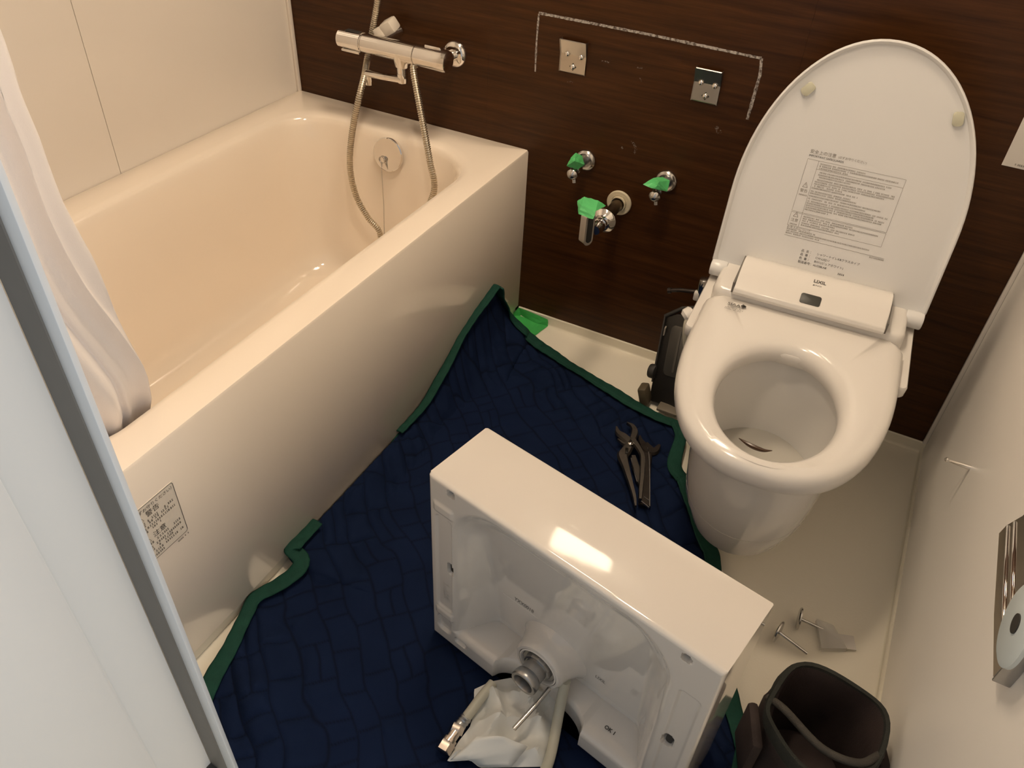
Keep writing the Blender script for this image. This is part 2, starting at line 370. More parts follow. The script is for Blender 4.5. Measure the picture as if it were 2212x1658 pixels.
# ------------------------------------------------------------------ ceiling lamp and mirror above the frame
cl = empty('ceiling_lamp', 'square frosted ceiling lamp with warm light between bathtub and toilet', 'lamp', (0.93, -0.33, ZC))
def rr3(hx, hy, z, r): return [(p[0], p[1], z) for p in rrect(-hx, hx, -hy, hy, r, 6)]
obj('base_plate', loft([rr3(.140, .150, 0, .03), rr3(.140, .150, -.012, .03), rr3(.132, .142, -.016, .03)], True, True), M_alu, cl)
obj('shade', loft([rr3(.126, .136, -.016, .03), rr3(.124, .134, -.052, .03), rr3(.116, .126, -.060, .025)], True, True), M_lamp, cl)
dl = empty('ceiling_fill_lamp', 'small round ceiling fill lamp added near the doorway', 'lamp', (1.05, -0.92, ZC))  # added fill lamp, brightens the right wall and floor
obj('trim_ring', lathe([(0, .075), (-.006, .075), (-.008, .062), (-.002, .060)], (0, 0, 0), Z_, 40, cap=False), M_alu, dl)
obj('lens', lathe([(-.001, .060), (-.004, .0599), (-.004, .0001)], (0, 0, 0), Z_, 40), M_fill_lamp, dl)
mi = empty('mirror', 'frameless wall mirror above the basin brackets on the brown wall', 'mirror', (1.02, -0.001, 1.60))
obj('glass', bb(-0.25, 0.25, -0.006, 0, -0.24, 0.24, 0.001), M_mirror, mi, smooth=False)
obj('clip', bb(-0.02, 0.02, -0.01, 0, -0.255, -0.235, 0.002), M_chrome, mi)

# ------------------------------------------------------------------ bathtub
tub = empty('bathtub', 'cream acrylic bathtub with flat apron along the left wall', 'bathtub', (0, 0, 0))
def rl(x0, x1, y0, y1, r, z): return [(p[0], p[1], z) for p in rrect(x0, x1, y0, y1, r, 10)]
X0, X1, Y0 = 0.001, 0.6965, -1.38
ri = [0.15, 0.11, 0.09, 0.09]
rim_loops = [
    rl(X0, X1 - .002, Y0, -0.001, 0.0012, ZK), rl(X0, X1, Y0, -0.001, 0.0015, ZK + .003),
    rl(X0, X1 + .002, Y0, -0.001, 0.0015, 0.30), rl(X0, X1 + .002, Y0, -0.001, 0.0018, 0.484), rl(X0 + .0015, X1, Y0 + .001, -0.002, 0.003, 0.4885), rl(X0 + .004, X1 - .005, Y0 + .004, -0.004, 0.005, 0.4900),
    rl(0.066, 0.642, -1.27, -0.075, ri, 0.4896),
    rl(0.080, 0.631, -1.26, -0.092, ri, 0.4870), rl(0.087, 0.624, -1.253, -0.099, ri, 0.4800), rl(0.092, 0.620, -1.25, -0.103, ri, 0.466),
    rl(0.103, 0.612, -1.22, -0.112, ri, 0.38), rl(0.116, 0.600, -1.16, -0.128, ri, 0.25), rl(0.128, 0.588, -1.10, -0.142, ri, 0.14),
    rl(0.140, 0.576, -1.07, -0.158, [.13, .11, .09, .09], 0.098), rl(0.165, 0.55, -1.03, -0.19, [.12, .10, .09, .09], 0.078), rl(0.22, 0.50, -.97, -0.24, [.09] * 4, 0.070)]
body = obj('tub_body', loft(rim_loops, False, True), M_tub, tub)
oc = obj('overflow_cover', lathe([(0, 0.036), (0.006, 0.041), (0.013, 0.0425), (0.017, 0.042), (0.0185, 0.040), (0.0178, 0.034), (0.0178, 0.0001)], (0.366, -0.105, 0.437), (0.03, -1, 0.16), 48), M_chrome, tub)
obj('ring', tube([Vector((0.352, -0.128, 0.425)) + Vector((math.cos(a) * .0085, 0, math.sin(a) * .0085)) for a in [2 * PI * i / 24 for i in range(25)]], 0.0011, 6), M_dchrome, oc)
obj('hook', tube(spline([(0.358, -0.118, 0.436), (0.362, -0.131, 0.430), (0.363, -0.130, 0.420), (0.369, -0.127, 0.404)], 6), 0.0018, 6), M_dchrome, oc)
bm = bmesh.new()
cp = resample([(0.3505, -0.129, 0.415), (0.3515, -0.131, 0.30), (0.352, -0.139, 0.20), (0.353, -0.17, 0.09), (0.36, -0.20, 0.078)], 0.0036)
for p in cp: bmesh.ops.create_uvsphere(bm, u_segments=6, v_segments=4, radius=0.00145, matrix=Matrix.Translation(p))
obj('plug_chain', bm, M_dchrome, tub)
# warning sticker on the apron
xs = X1 + 0.0025
s_tl = at(367, 1038, 0, xs)
lb = obj('warning_label', bb(xs - .0008, xs + .0002, -1.300, -1.1725, 0.300, 0.4115, 0.0), mat('sticker_film', (0.80, 0.73, 0.62), 0.3, var=(5, .01)), tub, smooth=False)
ex, ey = Y_, Z_      # seen from +x, y runs to the right
o0 = Vector((xs + .0004, -1.300, 0.300)); W_, H_ = 0.1275, 0.1115
rr = random.Random(3)
ln = [(.003, .001, W_ - .003, .001, .0007), (.003, H_ - .001, W_ - .003, H_ - .001, .0007), (.001, .003, .001, H_ - .003, .0007), (W_ - .0005, .004, W_ - .0005, H_ - .004, .0010),
      (W_ - .003, .001, W_ - .0005, .004, .0008), (W_ - .003, H_ - .001, W_ - .0005, H_ - .004, .0008)]
flat('label_border', ln, o0, ex, ey, M_ink, lb)
text('安全のために（必ずお守りください）', 0.0075, o0 + Vector((0, 0.001, H_ - .0115)), ex, ey, M_ink, lb, 'label_print')
text('⚠ 警告', 0.0125, o0 + Vector((0, .052, H_ - .0245)), ex, ey, M_ink, lb, 'label_print')
text('⚠ 注意', 0.0125, o0 + Vector((0, .052, .042)), ex, ey, M_ink, lb, 'label_print')
sc = []
for yy, x0, x1 in ((.078, .055, .120), (.073, .055, .110), (.066, .056, .121), (.060, .055, .095), (.034, .055, .121), (.026, .055, .121), (.020, .055, .100), (.013, .058, .122), (.006, .055, .080)):
    sc += scribble(x0, yy, x1, .0042, rr)
for yy, x0, x1 in ((.078, .004, .05), (.070, .004, .05), (.060, .004, .05), (.034, .004, .05), (.026, .004, .05), (.018, .004, .045)):
    sc += scribble(x0, yy, x1, .0040, rr)
sc += scribble(W_ - .022, -.006, W_, .003, rr)
flat('label_print', sc, o0, ex, ey, M_inkg, lb)['kind'] = 'stuff'

# ------------------------------------------------------------------ shower mixer
MY = -0.092
mx = empty('shower_mixer', 'chrome thermostatic shower mixer on the brown wall above the bathtub', 'faucet', (0.38, 0, 0.69))
def wrl(o, base): o.location = -Vector(base); return o
mb = (0.38, 0, 0.69)
def prt(name, bm, m, par, base, **k): return wrl(obj(name, bm, m, par, **k), base)
zc = 0.689
bm = lathe([(0, .019), (.002, .0215), (.05, .0225), (.10, .0235), (.145, .0235), (.146, .022)], (0.296, MY, zc), X_, 40)
# the belly that carries the outlet
lathe([(0, .0001), (0.0, .024), (.016, .021), (.030, .0185), (.032, .017)], (0.402, MY, zc - .002), (0, 0, -1), 32, bm)
prt('mixer_body', bm, M_chrome, mx, mb)
prt('temperature_handle', lathe([(0, .0001), (0, .0185), (.002, .0205), (.050, .0215), (.066, .0225), (.067, .0205), (.069, .0205)], (0.227, MY, zc), X_, 40), M_chrome, mx, mb)
prt('handle_tab', B((0.265, MY - .008, zc - .0215), (.052, .016, .006), None, .002), M_chrome, mx, mb)
prt('temperature_scale', B((0.268, MY, zc + .0215), (.040, .014, .002), None, .0008), M_dark, mx, mb)
prt('flow_knob', lathe([(0, .0215), (.002, .0235), (.055, .0245), (.078, .0250), (.084, .0235), (.086, .020), (.086, .0001)], (0.4425, MY, zc), X_, 40), M_chrome, mx, mb)
prt('knob_lever', B((0.487, MY + .004, zc + .024), (.044, .018, .008), Matrix.Rotation(R(-12), 3, 'X'), .004), M_chrome, mx, mb)
prt('outlet_neck', lathe([(0, .0125), (.018, .0125), (.018, .0115), (.019, .0115), (.019, .0128), (.034, .0128), (.040, .0115), (.044, .006), (.044, .0001)], (0.402, MY - .002, zc - .030), (0, 0, -1), 28), M_chrome, mx, mb)
prt('spout', B((0.357, MY - .012, zc - .062), (.098, .019, .014), Matrix.Rotation(R(8), 3, 'Z'), .004), M_chrome, mx, mb)
prt('nozzle', lathe([(0, .0095), (.012, .0095), (.015, .0085), (.022, .0085)], (0.316, MY - .018, zc - .066), (0, 0, -1), 24), M_chrome, mx, mb)
prt('wall_flange', lathe([(0, .031), (.004, .031), (.010, .028), (.014, .020), (.014, .0001)], (0.492, -0.0005, 0.677), (0, -1, 0), 36), M_chrome, mx, mb)
prt('inlet_elbow', tube(spline([(0.492, -.012, .677), (0.492, -.05, .680), (0.478, -.085, .688)], 6), .0135, 20), M_chrome, mx, mb)
bm = B((0.338, -.045, .722), (.036, .036, .030), Matrix.Rotation(R(-30), 3, 'Y') @ Matrix.Rotation(R(14), 3, 'X'), .006)
box(bm, (0.318, -.050, .706), (.026, .032, .028), Matrix.Rotation(R(-30), 3, 'Y'), .005)
prt('hot_inlet_cover', bm, mat('inlet_white', (0.68, 0.62, 0.54), 0.25, var=(10, .03)), mx, mb, label='off-white cover of the left inlet')
prt('hot_inlet_pipe', cyl((0.335, 0, .700), (0.320, MY, .692), .012), M_chrome, mx, mb)

# ------------------------------------------------------------------ shower hose (ribbed metal)
yh = -0.175
hp = [(0.440, MY, .668), at(893, 150, 1, -.105), at(905, 220, 1, -.13), at(918, 290, 1, -.15), at(929, 350, 1, -.165), at(938, 410, 1, yh), (0.512, -.19, .33), (0.50, -.20, .20), (0.44, -.21, .115), (0.375, -.21, .13),
      at(822, 510, 1, yh), at(795, 470, 1, yh), at(770, 425, 1, yh), at(757, 370, 1, yh), at(757, 320, 1, -.17), at(765, 260, 1, -.16), at(777, 205, 1, -.145), at(787, 165, 1, -.115), at(793, 130, 1, -.070), at(803, 75, 1, -.048), at(813, 20, 1, -.045), at(822, -40, 1, -.045), at(828, -100, 1, -.045), at(830, -180, 1, -.045)]
path = resample(spline(hp, 14), 0.00125)
ho = obj('shower_hose', tube(path, .0075, 14, rfun=lambda i: (.0079, .0081, .0079, .0058)[i % 4]), mat('hose_steel', (0.66, 0.61, 0.52), 0.28, 1.0, var=(60, .1)))
tag(ho, 'ribbed metal shower hose looping from the mixer down into the bathtub', 'shower hose')

# ------------------------------------------------------------------ shower curtain, bunched at the near left of the tub
nz, ny = 60, 90; P = np.zeros((nz, ny, 3))
edge = [at(342, 888, 0, .640), at(318, 850, 0, .638), at(290, 800, 0, .636), at(235, 710, 0, .634), at(180, 620, 0, .632), at(100, 450, 0, .632), at(40, 300, 0, .632), at(0, 228, 0, .632)]
ez_ = [e.z for e in edge]; ey_ = [e.y for e in edge]
for i in range(nz):
    z = 0.36 + (1.92 - 0.36) * i / (nz - 1)
    ye = float(np.interp(z, ez_, ey_)) + .022; ye = max(ye, -1.25) if z > 0.9 else ye
    for j in range(ny):
        t = j / (ny - 1); y = ye - t * (1.372 + ye) if ye > -1.36 else ye
        a = 0.016 * (0.4 + t) ; ph = 24 * t + 1.1 * math.sin(z * 5) + .6 * math.sin(z * 13 + t * 4)
        xb = 0.632 if z > 0.47 else 0.596 - (0.47 - z) * .05
        xb = float(np.interp(z, [0.36, .46, .5, .56, 2], [.590, .598, .616, .634, .638]))
        P[i, j] = (xb + a * math.sin(ph) * min(1, (z - .3) * 3) * .8 - .006 * math.sin(ph * 2.3), y - .004 * math.sin(ph * 1.7), z)
cur = gridmesh('shower_curtain', P, M_curt); tag(cur, 'white shower curtain bunched at the near end of the bathtub', 'curtain')
so = cur.modifiers.new('solid', 'SOLIDIFY'); so.thickness = 0.0008

# ------------------------------------------------------------------ brackets on the wood wall
def bracket(x0, x1, z0, z1, label, tilt):
    e = empty('mounting_bracket', label, 'bracket', (x0, 0, z0), 0, 'steel brackets inside the pencil outline')
    W2, H2 = x1 - x0, z1 - z0
    pl = bmesh.new(); t = .0022
    # folded plate: screwed lower face, upper part bent forward, thin side flanges
    pr = [(0.0025, 0), (0.0035, .002), (0.0035, H2 * .56), (0.0035 + .010, H2 * .98), (0.0035 + .008, H2), (.001, H2 * .60), (.001, 0)]
    prism([(a, b) for a, b in pr], (0, 0, 0), (0, -1, 0), Z_, X_, W2, bm=pl)
    obj('plate', pl, M_steel, e, smooth=False)
    obj('side_flange', prism([(0, 0), (.005, 0), (.005, H2 * .55), (.015, H2), (0, H2)], (0, 0, 0), (0, -1, 0), Z_, X_, .0012), M_steel, e, smooth=False)
    obj('side_flange', prism([(0, 0), (.005, 0), (.005, H2 * .55), (.015, H2), (0, H2)], (W2 - .0012, 0, 0), (0, -1, 0), Z_, X_, .0012), M_steel, e, smooth=False)
    for (a, b) in ((.27, .56), (.80, .54), (.52, .20)):
        s = obj('screw', lathe([(0, .0060), (.002, .0060), (.0042, .0045), (.0052, .002), (.0054, .0001)], (W2 * a, -.0035, H2 * b), (0, -1, 0), 20), M_chrome, e)
    obj('screw_slot', lathe([(0, .0085), (.0003, .0085)], (W2 * .52, -.0034, H2 * .20), (0, -1, 0), 4), M_dark, e, smooth=False)
    return e
bracket(.762, .8245, .6930, .7635, 'left stainless steel mounting bracket with three screws on brown wall', 0)
bracket(1.069, 1.1255, .6928, .7630, 'right stainless steel mounting bracket with three screws, nearer the toilet', 0)

# ------------------------------------------------------------------ stop valves with green tape, drain pipe
def valve(x, z, label):
    e = empty('stop_valve', label, 'valve', (x, 0, z), 0, 'chrome stop valves on the brown wall')
    obj('wall_flange', lathe([(0, .0255), (.003, .0262), (.008, .024), (.011, .019), (.009, .015), (.004, .0145), (.004, .0001)], (0, -.0003, 0), (0, -1, 0), 40), M_dchrome, e)
    obj('pipe', cyl((0, -.004, 0), (0, -.062, 0), .0085, 20), M_galv, e)
    obj('valve_body', lathe([(0, .010), (.004, .0125), (.020, .0125), (.024, .010)], (0, -.045, 0), (0, -1, 0), 20), M_dchrome, e)
    obj('handle', lathe([(0, .004), (.004, .0125), (.010, .0135), (.017, .0085), (.019, .003), (.019, .0001)], (0, -.070, -.004), (0, -1, -.15), 10), M_dchrome, e)
    obj('outlet', cyl((0, -.068, -.010), (0.004, -.070, -.028), .005, 14), M_dchrome, e)
    return e
valve(.8487, .5015, 'left chrome stop valve under the brackets, its tape crumpled upright')
valve(1.0491, .5018, 'right chrome stop valve under the brackets, its tape spread sideways')
def crumple(name, pts3, faces, label, m=None, th=.0006):
    bm = bmesh.new(); V = [bm.verts.new(Vector(p)) for p in pts3]
    for f in faces: bm.faces.new([V[i] for i in f])
    bmesh.ops.subdivide_edges(bm, edges=bm.edges[:], cuts=3, use_grid_fill=True)
    for v in bm.verts: v.co += Vector((random.uniform(-1, 1), random.uniform(-1, 1), random.uniform(-1, 1))) * .0007
    o = obj(name, bm, m or M_tape, smooth=False, recalc=False); tag(o, label, 'tape')
    s = o.modifiers.new('solid', 'SOLIDIFY'); s.thickness = th; return o
t1 = [at(1243, 330, 1, -.060), at(1257, 337, 1, -.040), at(1262, 355, 1, -.045), at(1248, 366, 1, -.070), at(1224, 358, 1, -.082), at(1231, 345, 1, -.078), at(1241, 348, 1, -.092)]
crumple('masking_tape', t1, [(0, 1, 6), (1, 2, 6), (2, 3, 6), (3, 4, 6), (4, 5, 6), (5, 0, 6)], 'small crumpled green masking tape standing on the left stop valve')
t2 = [at(1388, 399, 1, -.090), at(1412, 384, 1, -.060), at(1432, 383, 1, -.045), at(1446, 390, 1, -.050), at(1441, 414, 1, -.070), at(1415, 408, 1, -.090), at(1424, 392, 1, -.085)]
crumple('masking_tape', t2, [(0, 1, 6, 5), (1, 2, 6), (2, 3, 6), (3, 4, 6), (4, 5, 6)], 'pointed green masking tape spread over the right stop valve')
dr = empty('drain_pipe', 'chrome basin drain pipe with trap flange below the two stop valves', 'pipe', (.9453, 0, .4180))
obj('wall_ring', lathe([(0, .0305), (.004, .0305), (.0055, .029), (.0055, .0195), (.003, .0185), (.003, .0001)], (0, -.0003, 0), (0, -1, 0), 48), M_ivory, dr)
obj('sleeve', lathe([(0, .0185), (.010, .0185), (.010, .0165), (.0, .0165)], (0, -.003, 0), (0, -1, 0), 40, cap=False), M_ivory, dr)
obj('pipe', cyl((0, .0, 0), (0, -.118, -.003), .0140, 32), mat('aged_brass', (0.20, 0.15, 0.10), 0.35, 1.0, var=(40, .2)), dr)
obj('trap_flange', lathe([(0, .0150), (.004, .0290), (.006, .0300), (.009, .0285), (.013, .022), (.018, .0185), (.018, .0001)], (0, -.092, -.003), (0, -1, 0), 44), M_chrome, dr)
obj('coupling_nut', lathe([(0, .0165), (.012, .0165), (.013, .0145), (.026, .0145), (.030, .012), (.040, .011)], (0, -.108, -.004), (0, -1, -.02), 24), M_chrome, dr)
# the upturned end of the trap: an elongated chrome tube open to the side
tp = Vector(at(1272, 482, 0, .930)) - Vector((.9453, 0, .4180))
ol = [(p[0], p[1]) for p in rrect(-.0125, .0125, -.050, .030, .0124, 8)]
bm = prism(ol, tp + Vector((-.010, 0, 0)), (-.50, -.86, 0), (0, 0, 1), (.86, -.50, 0), .020)
bmesh.ops.bevel(bm, geom=[e for e in bm.edges if e.calc_face_angle(0) > 1.2], offset=.002, segments=2, profile=.5, affect='EDGES')
te = obj('trap_end', bm, M_chrome, dr)
obj('trap_opening', prism([(p[0], p[1]) for p in rrect(-.0075, .0065, -.043, .024, .0068, 8)], tp + Vector((-.010, 0, 0)) + Vector((.86, -.50, 0)) * .0205, (-.50, -.86, 0), (0, 0, 1), (.86, -.50, 0), .0006), M_dark, te, label='dark opening of the trap')
t3 = [at(1247, 434, 1, -.190), at(1262, 425, 1, -.180), at(1292, 433, 1, -.175), at(1309, 444, 1, -.160), at(1287, 456, 1, -.212), at(1250, 462, 1, -.220), at(1281, 474, 1, -.222), at(1256, 444, 1, -.212)]
crumple('masking_tape', t3, [(0, 1, 7), (1, 2, 4, 7), (2, 3, 4), (0, 7, 5), (7, 4, 6, 5)], 'wide green masking tape folded over the end of the drain pipe')

# green tape on the floor in the corner behind the blanket
zf = .0012
t4 = [at(1101, 683, 2, zf), at(1121, 664, 1, -.0062), at(1184, 690, 1, -.0062), at(1184, 704, 2, zf), at(1153, 727, 2, zf), at(1151, 738, 2, zf), at(1128, 722, 2, zf), at(1112, 697, 2, zf), at(1126, 682, 2, zf), at(1160, 699, 2, zf)]
o = crumple('floor_tape', t4, [(0, 1, 8), (1, 2, 9, 8), (2, 3, 9), (0, 8, 7), (8, 9, 6, 7), (9, 3, 4, 6), (6, 4, 5)], 'glossy green tape piece on the floor by the bathtub corner', M_tapef, .0008)

# notice sheet at the right end of the wood wall
nt_ = empty('wall_notice', 'white printed notice sheet at the right end of the brown wall', 'notice', (1.6706, 0, .6995))
obj('sheet', bb(0, .105, -.0012, 0, 0, .148, .0002), M_paper, nt_, smooth=False)
o0 = Vector((0, -.0013, 0)); rr = random.Random(8); sc = scribble(.018, .005, .040, .0035, rr) + scribble(.012, .118, .09, .004, rr) + scribble(.012, .105, .09, .004, rr)
flat('fine_print', sc, o0, X_, Z_, M_inkg, nt_)['kind'] = 'stuff'
flat('warning_sign', [(.022, .050, .032, .066, .0018), (.032, .066, .042, .050, .0018), (.022, .050, .042, .050, .0018)], o0, X_, Z_, M_inkg, nt_)

# ------------------------------------------------------------------ toilet (local frame: y- is the front)
TO = (1.4225, 0.0, 0.0); TA = R(2.8)
to = empty('toilet', 'white toilet with bidet seat and raised lid against the brown wall', 'toilet', TO, TA)
def dout(w, tip, yc, yb, z, n=44, ex=2.5, rb=0.03):
    """D outline: front super-ellipse about yc, straight sides back to yb"""
    pts = []
    for i in range(n + 1):
        a = PI * i / n; c, s = math.cos(a), math.sin(a)
        pts.append((w * (abs(c) ** (2 / ex)) * (1 if c > 0 else -1), yc - (yc - tip) * (abs(s) ** (2 / ex)), z))
    m = 8
    for k in range(1, m): pts.append((-w, yc + (yb - rb - yc) * k / m, z))
    for k in range(7): a = R(180 - 90 * k / 6); pts.append((-w + rb + rb * math.cos(a), yb - rb + rb * math.sin(a), z))
    for k in range(1, 16): pts.append((-w + rb + (2 * w - 2 * rb) * k / 16, yb, z))
    for k in range(7): a = R(90 - 90 * k / 6); pts.append((w - rb + rb * math.cos(a), yb - rb + rb * math.sin(a), z))
    for k in range(1, m): pts.append((w, yb - rb + (yc - yb + rb) * k / m, z))
    return pts
N = len(dout(.1, -.5, -.3, -.05, 0))
def ell(a, b, cx, cy, z, src):
    """an ellipse with the same vertex count and matching angles"""
    out = []
    for p in src:
        t = math.atan2((p[1] - cy) / b, (p[0] - cx) / a); out.append((cx + a * math.cos(t), cy + b * math.sin(t), z))
    return out
L = [dout(.124, -.526, -.33, -.02, 0.0, ex=2.2), dout(.124, -.527, -.33, -.02, 0.004, ex=2.2), dout(.126, -.536, -.33, -.02, .06, ex=2.2), dout(.130, -.556, -.34, -.02, .14, ex=2.2), dout(.138, -.592, -.35, -.02, .22, ex=2.25),
     dout(.149, -.642, -.37, -.02, .30, ex=2.3), dout(.160, -.690, -.38, -.02, .36, ex=2.35), dout(.168, -.722, -.40, -.02, .395, ex=2.4), dout(.172, -.734, -.40, -.02, .405, ex=2.4), dout(.173, -.738, -.40, -.02, .411, ex=2.4), dout(.170, -.735, -.40, -.022, .4155, ex=2.4)]
src = dout(.115, -.72, -.56, -.40, 0)
SRC_ = L[8]
def E_(a, b, z, cy=-.565): return ell(a, b, 0, -.565, z, SRC_) if cy == -.565 else [(p[0], p[1] + (cy + .565), p[2]) for p in ell(a, b, 0, -.565, z, SRC_)]
L += [E_(.122, .170, .4155), E_(.116, .164, .412), E_(.116, .160, .395), E_(.118, .158, .36), E_(.118, .155, .30, -.565), E_(.112, .146, .23, -.560), E_(.092, .12, .16, -.55), E_(.03, .04, .13, -.54)]
obj('bowl', loft(L, True, True), M_cer, to)
obj('water', loft([E_(.1135, .1485, .245, -.561), E_(.001, .001, .2452, -.54)]), M_water, to)
tl_ = lambda u_, v_, z_: Matrix.Rotation(-TA, 4, 'Z') @ (at(u_, v_, 2, z_) - Vector(TO))
gap_path = resample(spline([tl_(1596, 946, .400), tl_(1622, 962, .400), tl_(1648, 972, .400), tl_(1668, 973, .400)], 6), .002)
obj('seat_gap_shade', tube(gap_path, .003, 8, rfun=lambda i: .0006 + .0034 * math.sin(PI * min(1, i / (len(gap_path) - 1)))), M_gap_shade, to, label='dark brown streak standing for the shade in the gap under the seat')  # shade of the gap between seat and rim, shaped as a dark tube
# seat ring
def so_(w, tip, z, yb=-.318): return dout(w, tip, -.42, yb, z, ex=2.45, rb=.028)
def hi(a, b, z): return ell(a, b, 0, -.570, z, so_(.18, -.76, 0))
SL = [so_(.176, -.748, .4185), so_(.181, -.756, .421), so_(.1835, -.760, .430), so_(.1835, -.760, .444), so_(.181, -.757, .4525), so_(.175, -.750, .4585), so_(.164, -.737, .4615), hi(.128, .178, .4600), hi(.114, .163, .4575), hi(.106, .155, .4520), hi(.1005, .149, .443), hi(.099, .147, .430), hi(.103, .152, .4185)]
obj('seat', loft(SL + [SL[0]]), M_white, to)
# housing: upper shell flush with the seat and lower base
def rb_loft(x0, x1, y0, y1, zs, r=.02):
    return [[(p[0], p[1], z) for p in rrect(x0 + i, x1 - i, y0 + i, y1 - i, max(.003, r - i), 6)] for z, i in zs]
obj('housing_base', loft(rb_loft(-.199, .199, -.425, -.06, [(.416, .004), (.420, .001), (.4365, .0), (.440, .002)], .012), True, True), M_white, to)
obj('housing', loft(rb_loft(-.178, .178, -.322, -.07, [(.438, .0), (.463, .0), (.4715, .002), (.4755, .006), (.4765, .012)], .02), True, True), M_white, to)
# hinge cover: sloping long bar between the lid hinges
pf = [(-.332, .4755), (-.334, .482), (-.331, .489), (-.300, .5055), (-.270, .5135), (-.255, .5145), (-.235, .510), (-.215, .498), (-.205, .470), (-.30, .470)]
bar = obj('hinge_cover', prism(pf, (-.137, 0, 0), Y_, Z_, X_, .275), M_white, to)
bv = bar.modifiers.new('bevel', 'BEVEL'); bv.width = .0015; bv.segments = 2; bv.limit_method = 'ANGLE'
for sx in (-1, 1): obj('side_gap', B((sx * .1395, -.272, .487), (.0035, .11, .022)), M_gask, to, smooth=False)
ex_s = X_; ey_s = Vector((0, .031, .0165)).normalized(); ez_s = ex_s.cross(ey_s)
so0 = Vector((0.001, -.3155, .4972)) + ez_s * .0002
sen = obj('sensor_window', prism(rrect(-.0185, .0185, -.0105, .0105, .004, 5), so0, ex_s, ey_s, ez_s, .0012, .0004), M_sensor, to, label='dark rounded sensor window')
text('LIXIL', .0105, Vector((-.004, -.276, .5115)), X_, Vector((0, .031, .010)), M_ink, to, 'logo_print', off=.0012, weight=.0002)
text('▲INAX', .0050, Vector((-.004, -.2835, .5085)), X_, Vector((0, .031, .012)), M_ink, to, 'logo_print', off=.0014)
text('SIAA', .0120, Vector((-.139, -.3525, .4648)), X_, Vector((0, 1, .0)), M_ink, to, 'mark_print', off=.0, weight=.0001)
flat('mark_print', [(-.112, -.350, -.105, -.346, .004), (-.105, -.346, -.112, -.341, .004), (-.114, -.346, -.108, -.346, .005), (-.139, -.3545, -.108, -.3545, .0008)] + scribble(-.139, -.3605, -.112, .0022, rr) + scribble(-.141, -.3645, -.108, .0018, rr) + scribble(-.141, -.3685, -.108, .0018, rr),
     Vector((0, 0, .4645)), X_, Y_, M_ink, to)
# raised lid
LA = R(12); lup = Vector((0, math.sin(LA), math.cos(LA))); lfr = Vector((0, -math.cos(LA), math.sin(LA))); LO = Vector((0.002, -.232, .470))
def lout(w, top, s0, off, rb=.01, ex=2.05):
    pts = []
    for i in range(49):
        a = PI * i / 48; c, s = math.cos(a), math.sin(a)
        pts.append((w * (abs(c) ** (2 / ex)) * (1 if c > 0 else -1), .15 + (top - .15) * abs(s) ** (2 / ex)))
    m = 8
    for k in range(1, m + 1): pts.append((-w + (.004 if k == m else 0), .15 + (s0 - .15) * k / m))
    for k in range(m, 0, -1): pts.append((w - (.004 if k == m else 0), .15 + (s0 - .15) * k / m))
    return [LO + X_ * p[0] + lup * p[1] + lfr * off for p in pts]
LL = [lout(.190, .438, .004, -.022), lout(.200, .449, -.004, -.017), lout(.2035, .4525, -.008, -.008), lout(.2035, .4525, -.008, -.002), lout(.2020, .451, -.0065, .0005), lout(.2000, .449, -.004, .001), lout(.1970, .446, -.001, -.001),
      lout(.1945, .4435, .002, -.0055), lout(.1885, .437, .010, -.0075), lout(.184, .432, .016, -.0080)]
lid = obj('lid', loft(LL, True, True), M_lid, to)
for sx in (-1, 1):
    obj('lid_hinge', cyl(LO + X_ * (sx * .170) + lup * -.006 - lfr * .002, LO + X_ * (sx * .2025) + lup * -.006 - lfr * .002, .0165, 28, bev=.003), M_lid, lid)
for (x, s, a) in ((-.119, .352, 38), (.131, .350, -12)):
    c = LO + X_ * x + lup * s - lfr * .008
    ca, sa = math.cos(R(a)), math.sin(R(a))
    obj('bumper', prism(rrect(-.0085, .0085, -.0115, .0115, .005, 5), c, X_ * ca - lup * sa, X_ * sa + lup * ca, lfr, .0065, .0015), M_bump, lid, label='pale soft bumper pad')
lz = LO - lfr * .0078
def lp(x, s): return lz + X_ * x + lup * s
rr = random.Random(21)
# warning table on the lid
x0, x1, y0, y1 = -.084, .088, .110, .236
g = [(x0, y1, x1, y1, .0005), (x0, y0 + .028, x1, y0 + .028, .0005), (x0, y1, x0, y0 + .028, .0005), (x1, y1, x1, y0 + .028, .0005), (x0 + .020, y1, x0 + .020, y0, .0005),
     (x0, y0 + .026, x1, y0 + .026, .0005), (x0, y0, x1, y0, .0005), (x0, y0 + .026, x0, y0, .0005), (x1, y0 + .026, x1, y0, .0005), (x0 + .020, y1 - .015, x1, y1 - .015, .0005), (x0, y0 - .020, x1 + .012, y0 - .020, .0006)]
sc = []
for yy, a, b in ((.2305, -.060, .02), (.2265, -.060, .080), (.2225, -.060, -.01), (.2155, -.058, .070), (.211, -.058, .060), (.207, -.058, .0), (.202, -.060, .080), (.198, -.060, .080), (.194, -.060, .066), (.190, -.060, -.01), (.186, -.062, .02),
                 (.180, -.062, .010), (.176, -.062, .020), (.171, -.062, .066), (.166, -.062, .04), (.161, -.062, .080), (.157, -.062, .060), (.153, -.062, .080), (.149, -.062, .074), (.145, -.062, -.02),
                 (.131, -.060, .03), (.127, -.060, .076), (.123, -.060, .0), (.1185, -.060, .036), (.1145, -.060, .01), (.102, -.083, -.03), (.098, -.083, .070), (.094, -.083, -.02)):
    sc += scribble(a, yy, b, .0024, rr, .92)
sc += scribble(.075, .086, .100, .0026, rr, 1)
for cy in (.185, .128):
    sc += [(-.0785, cy, -.074, cy + .009, .0008), (-.074, cy + .009, -.0695, cy, .0008), (-.0785, cy, -.0695, cy, .0008), (-.074, cy + .003, -.074, cy + .006, .0008)]
    sc += scribble(-.0805, cy - .0155, -.067, .0024, rr, 1)
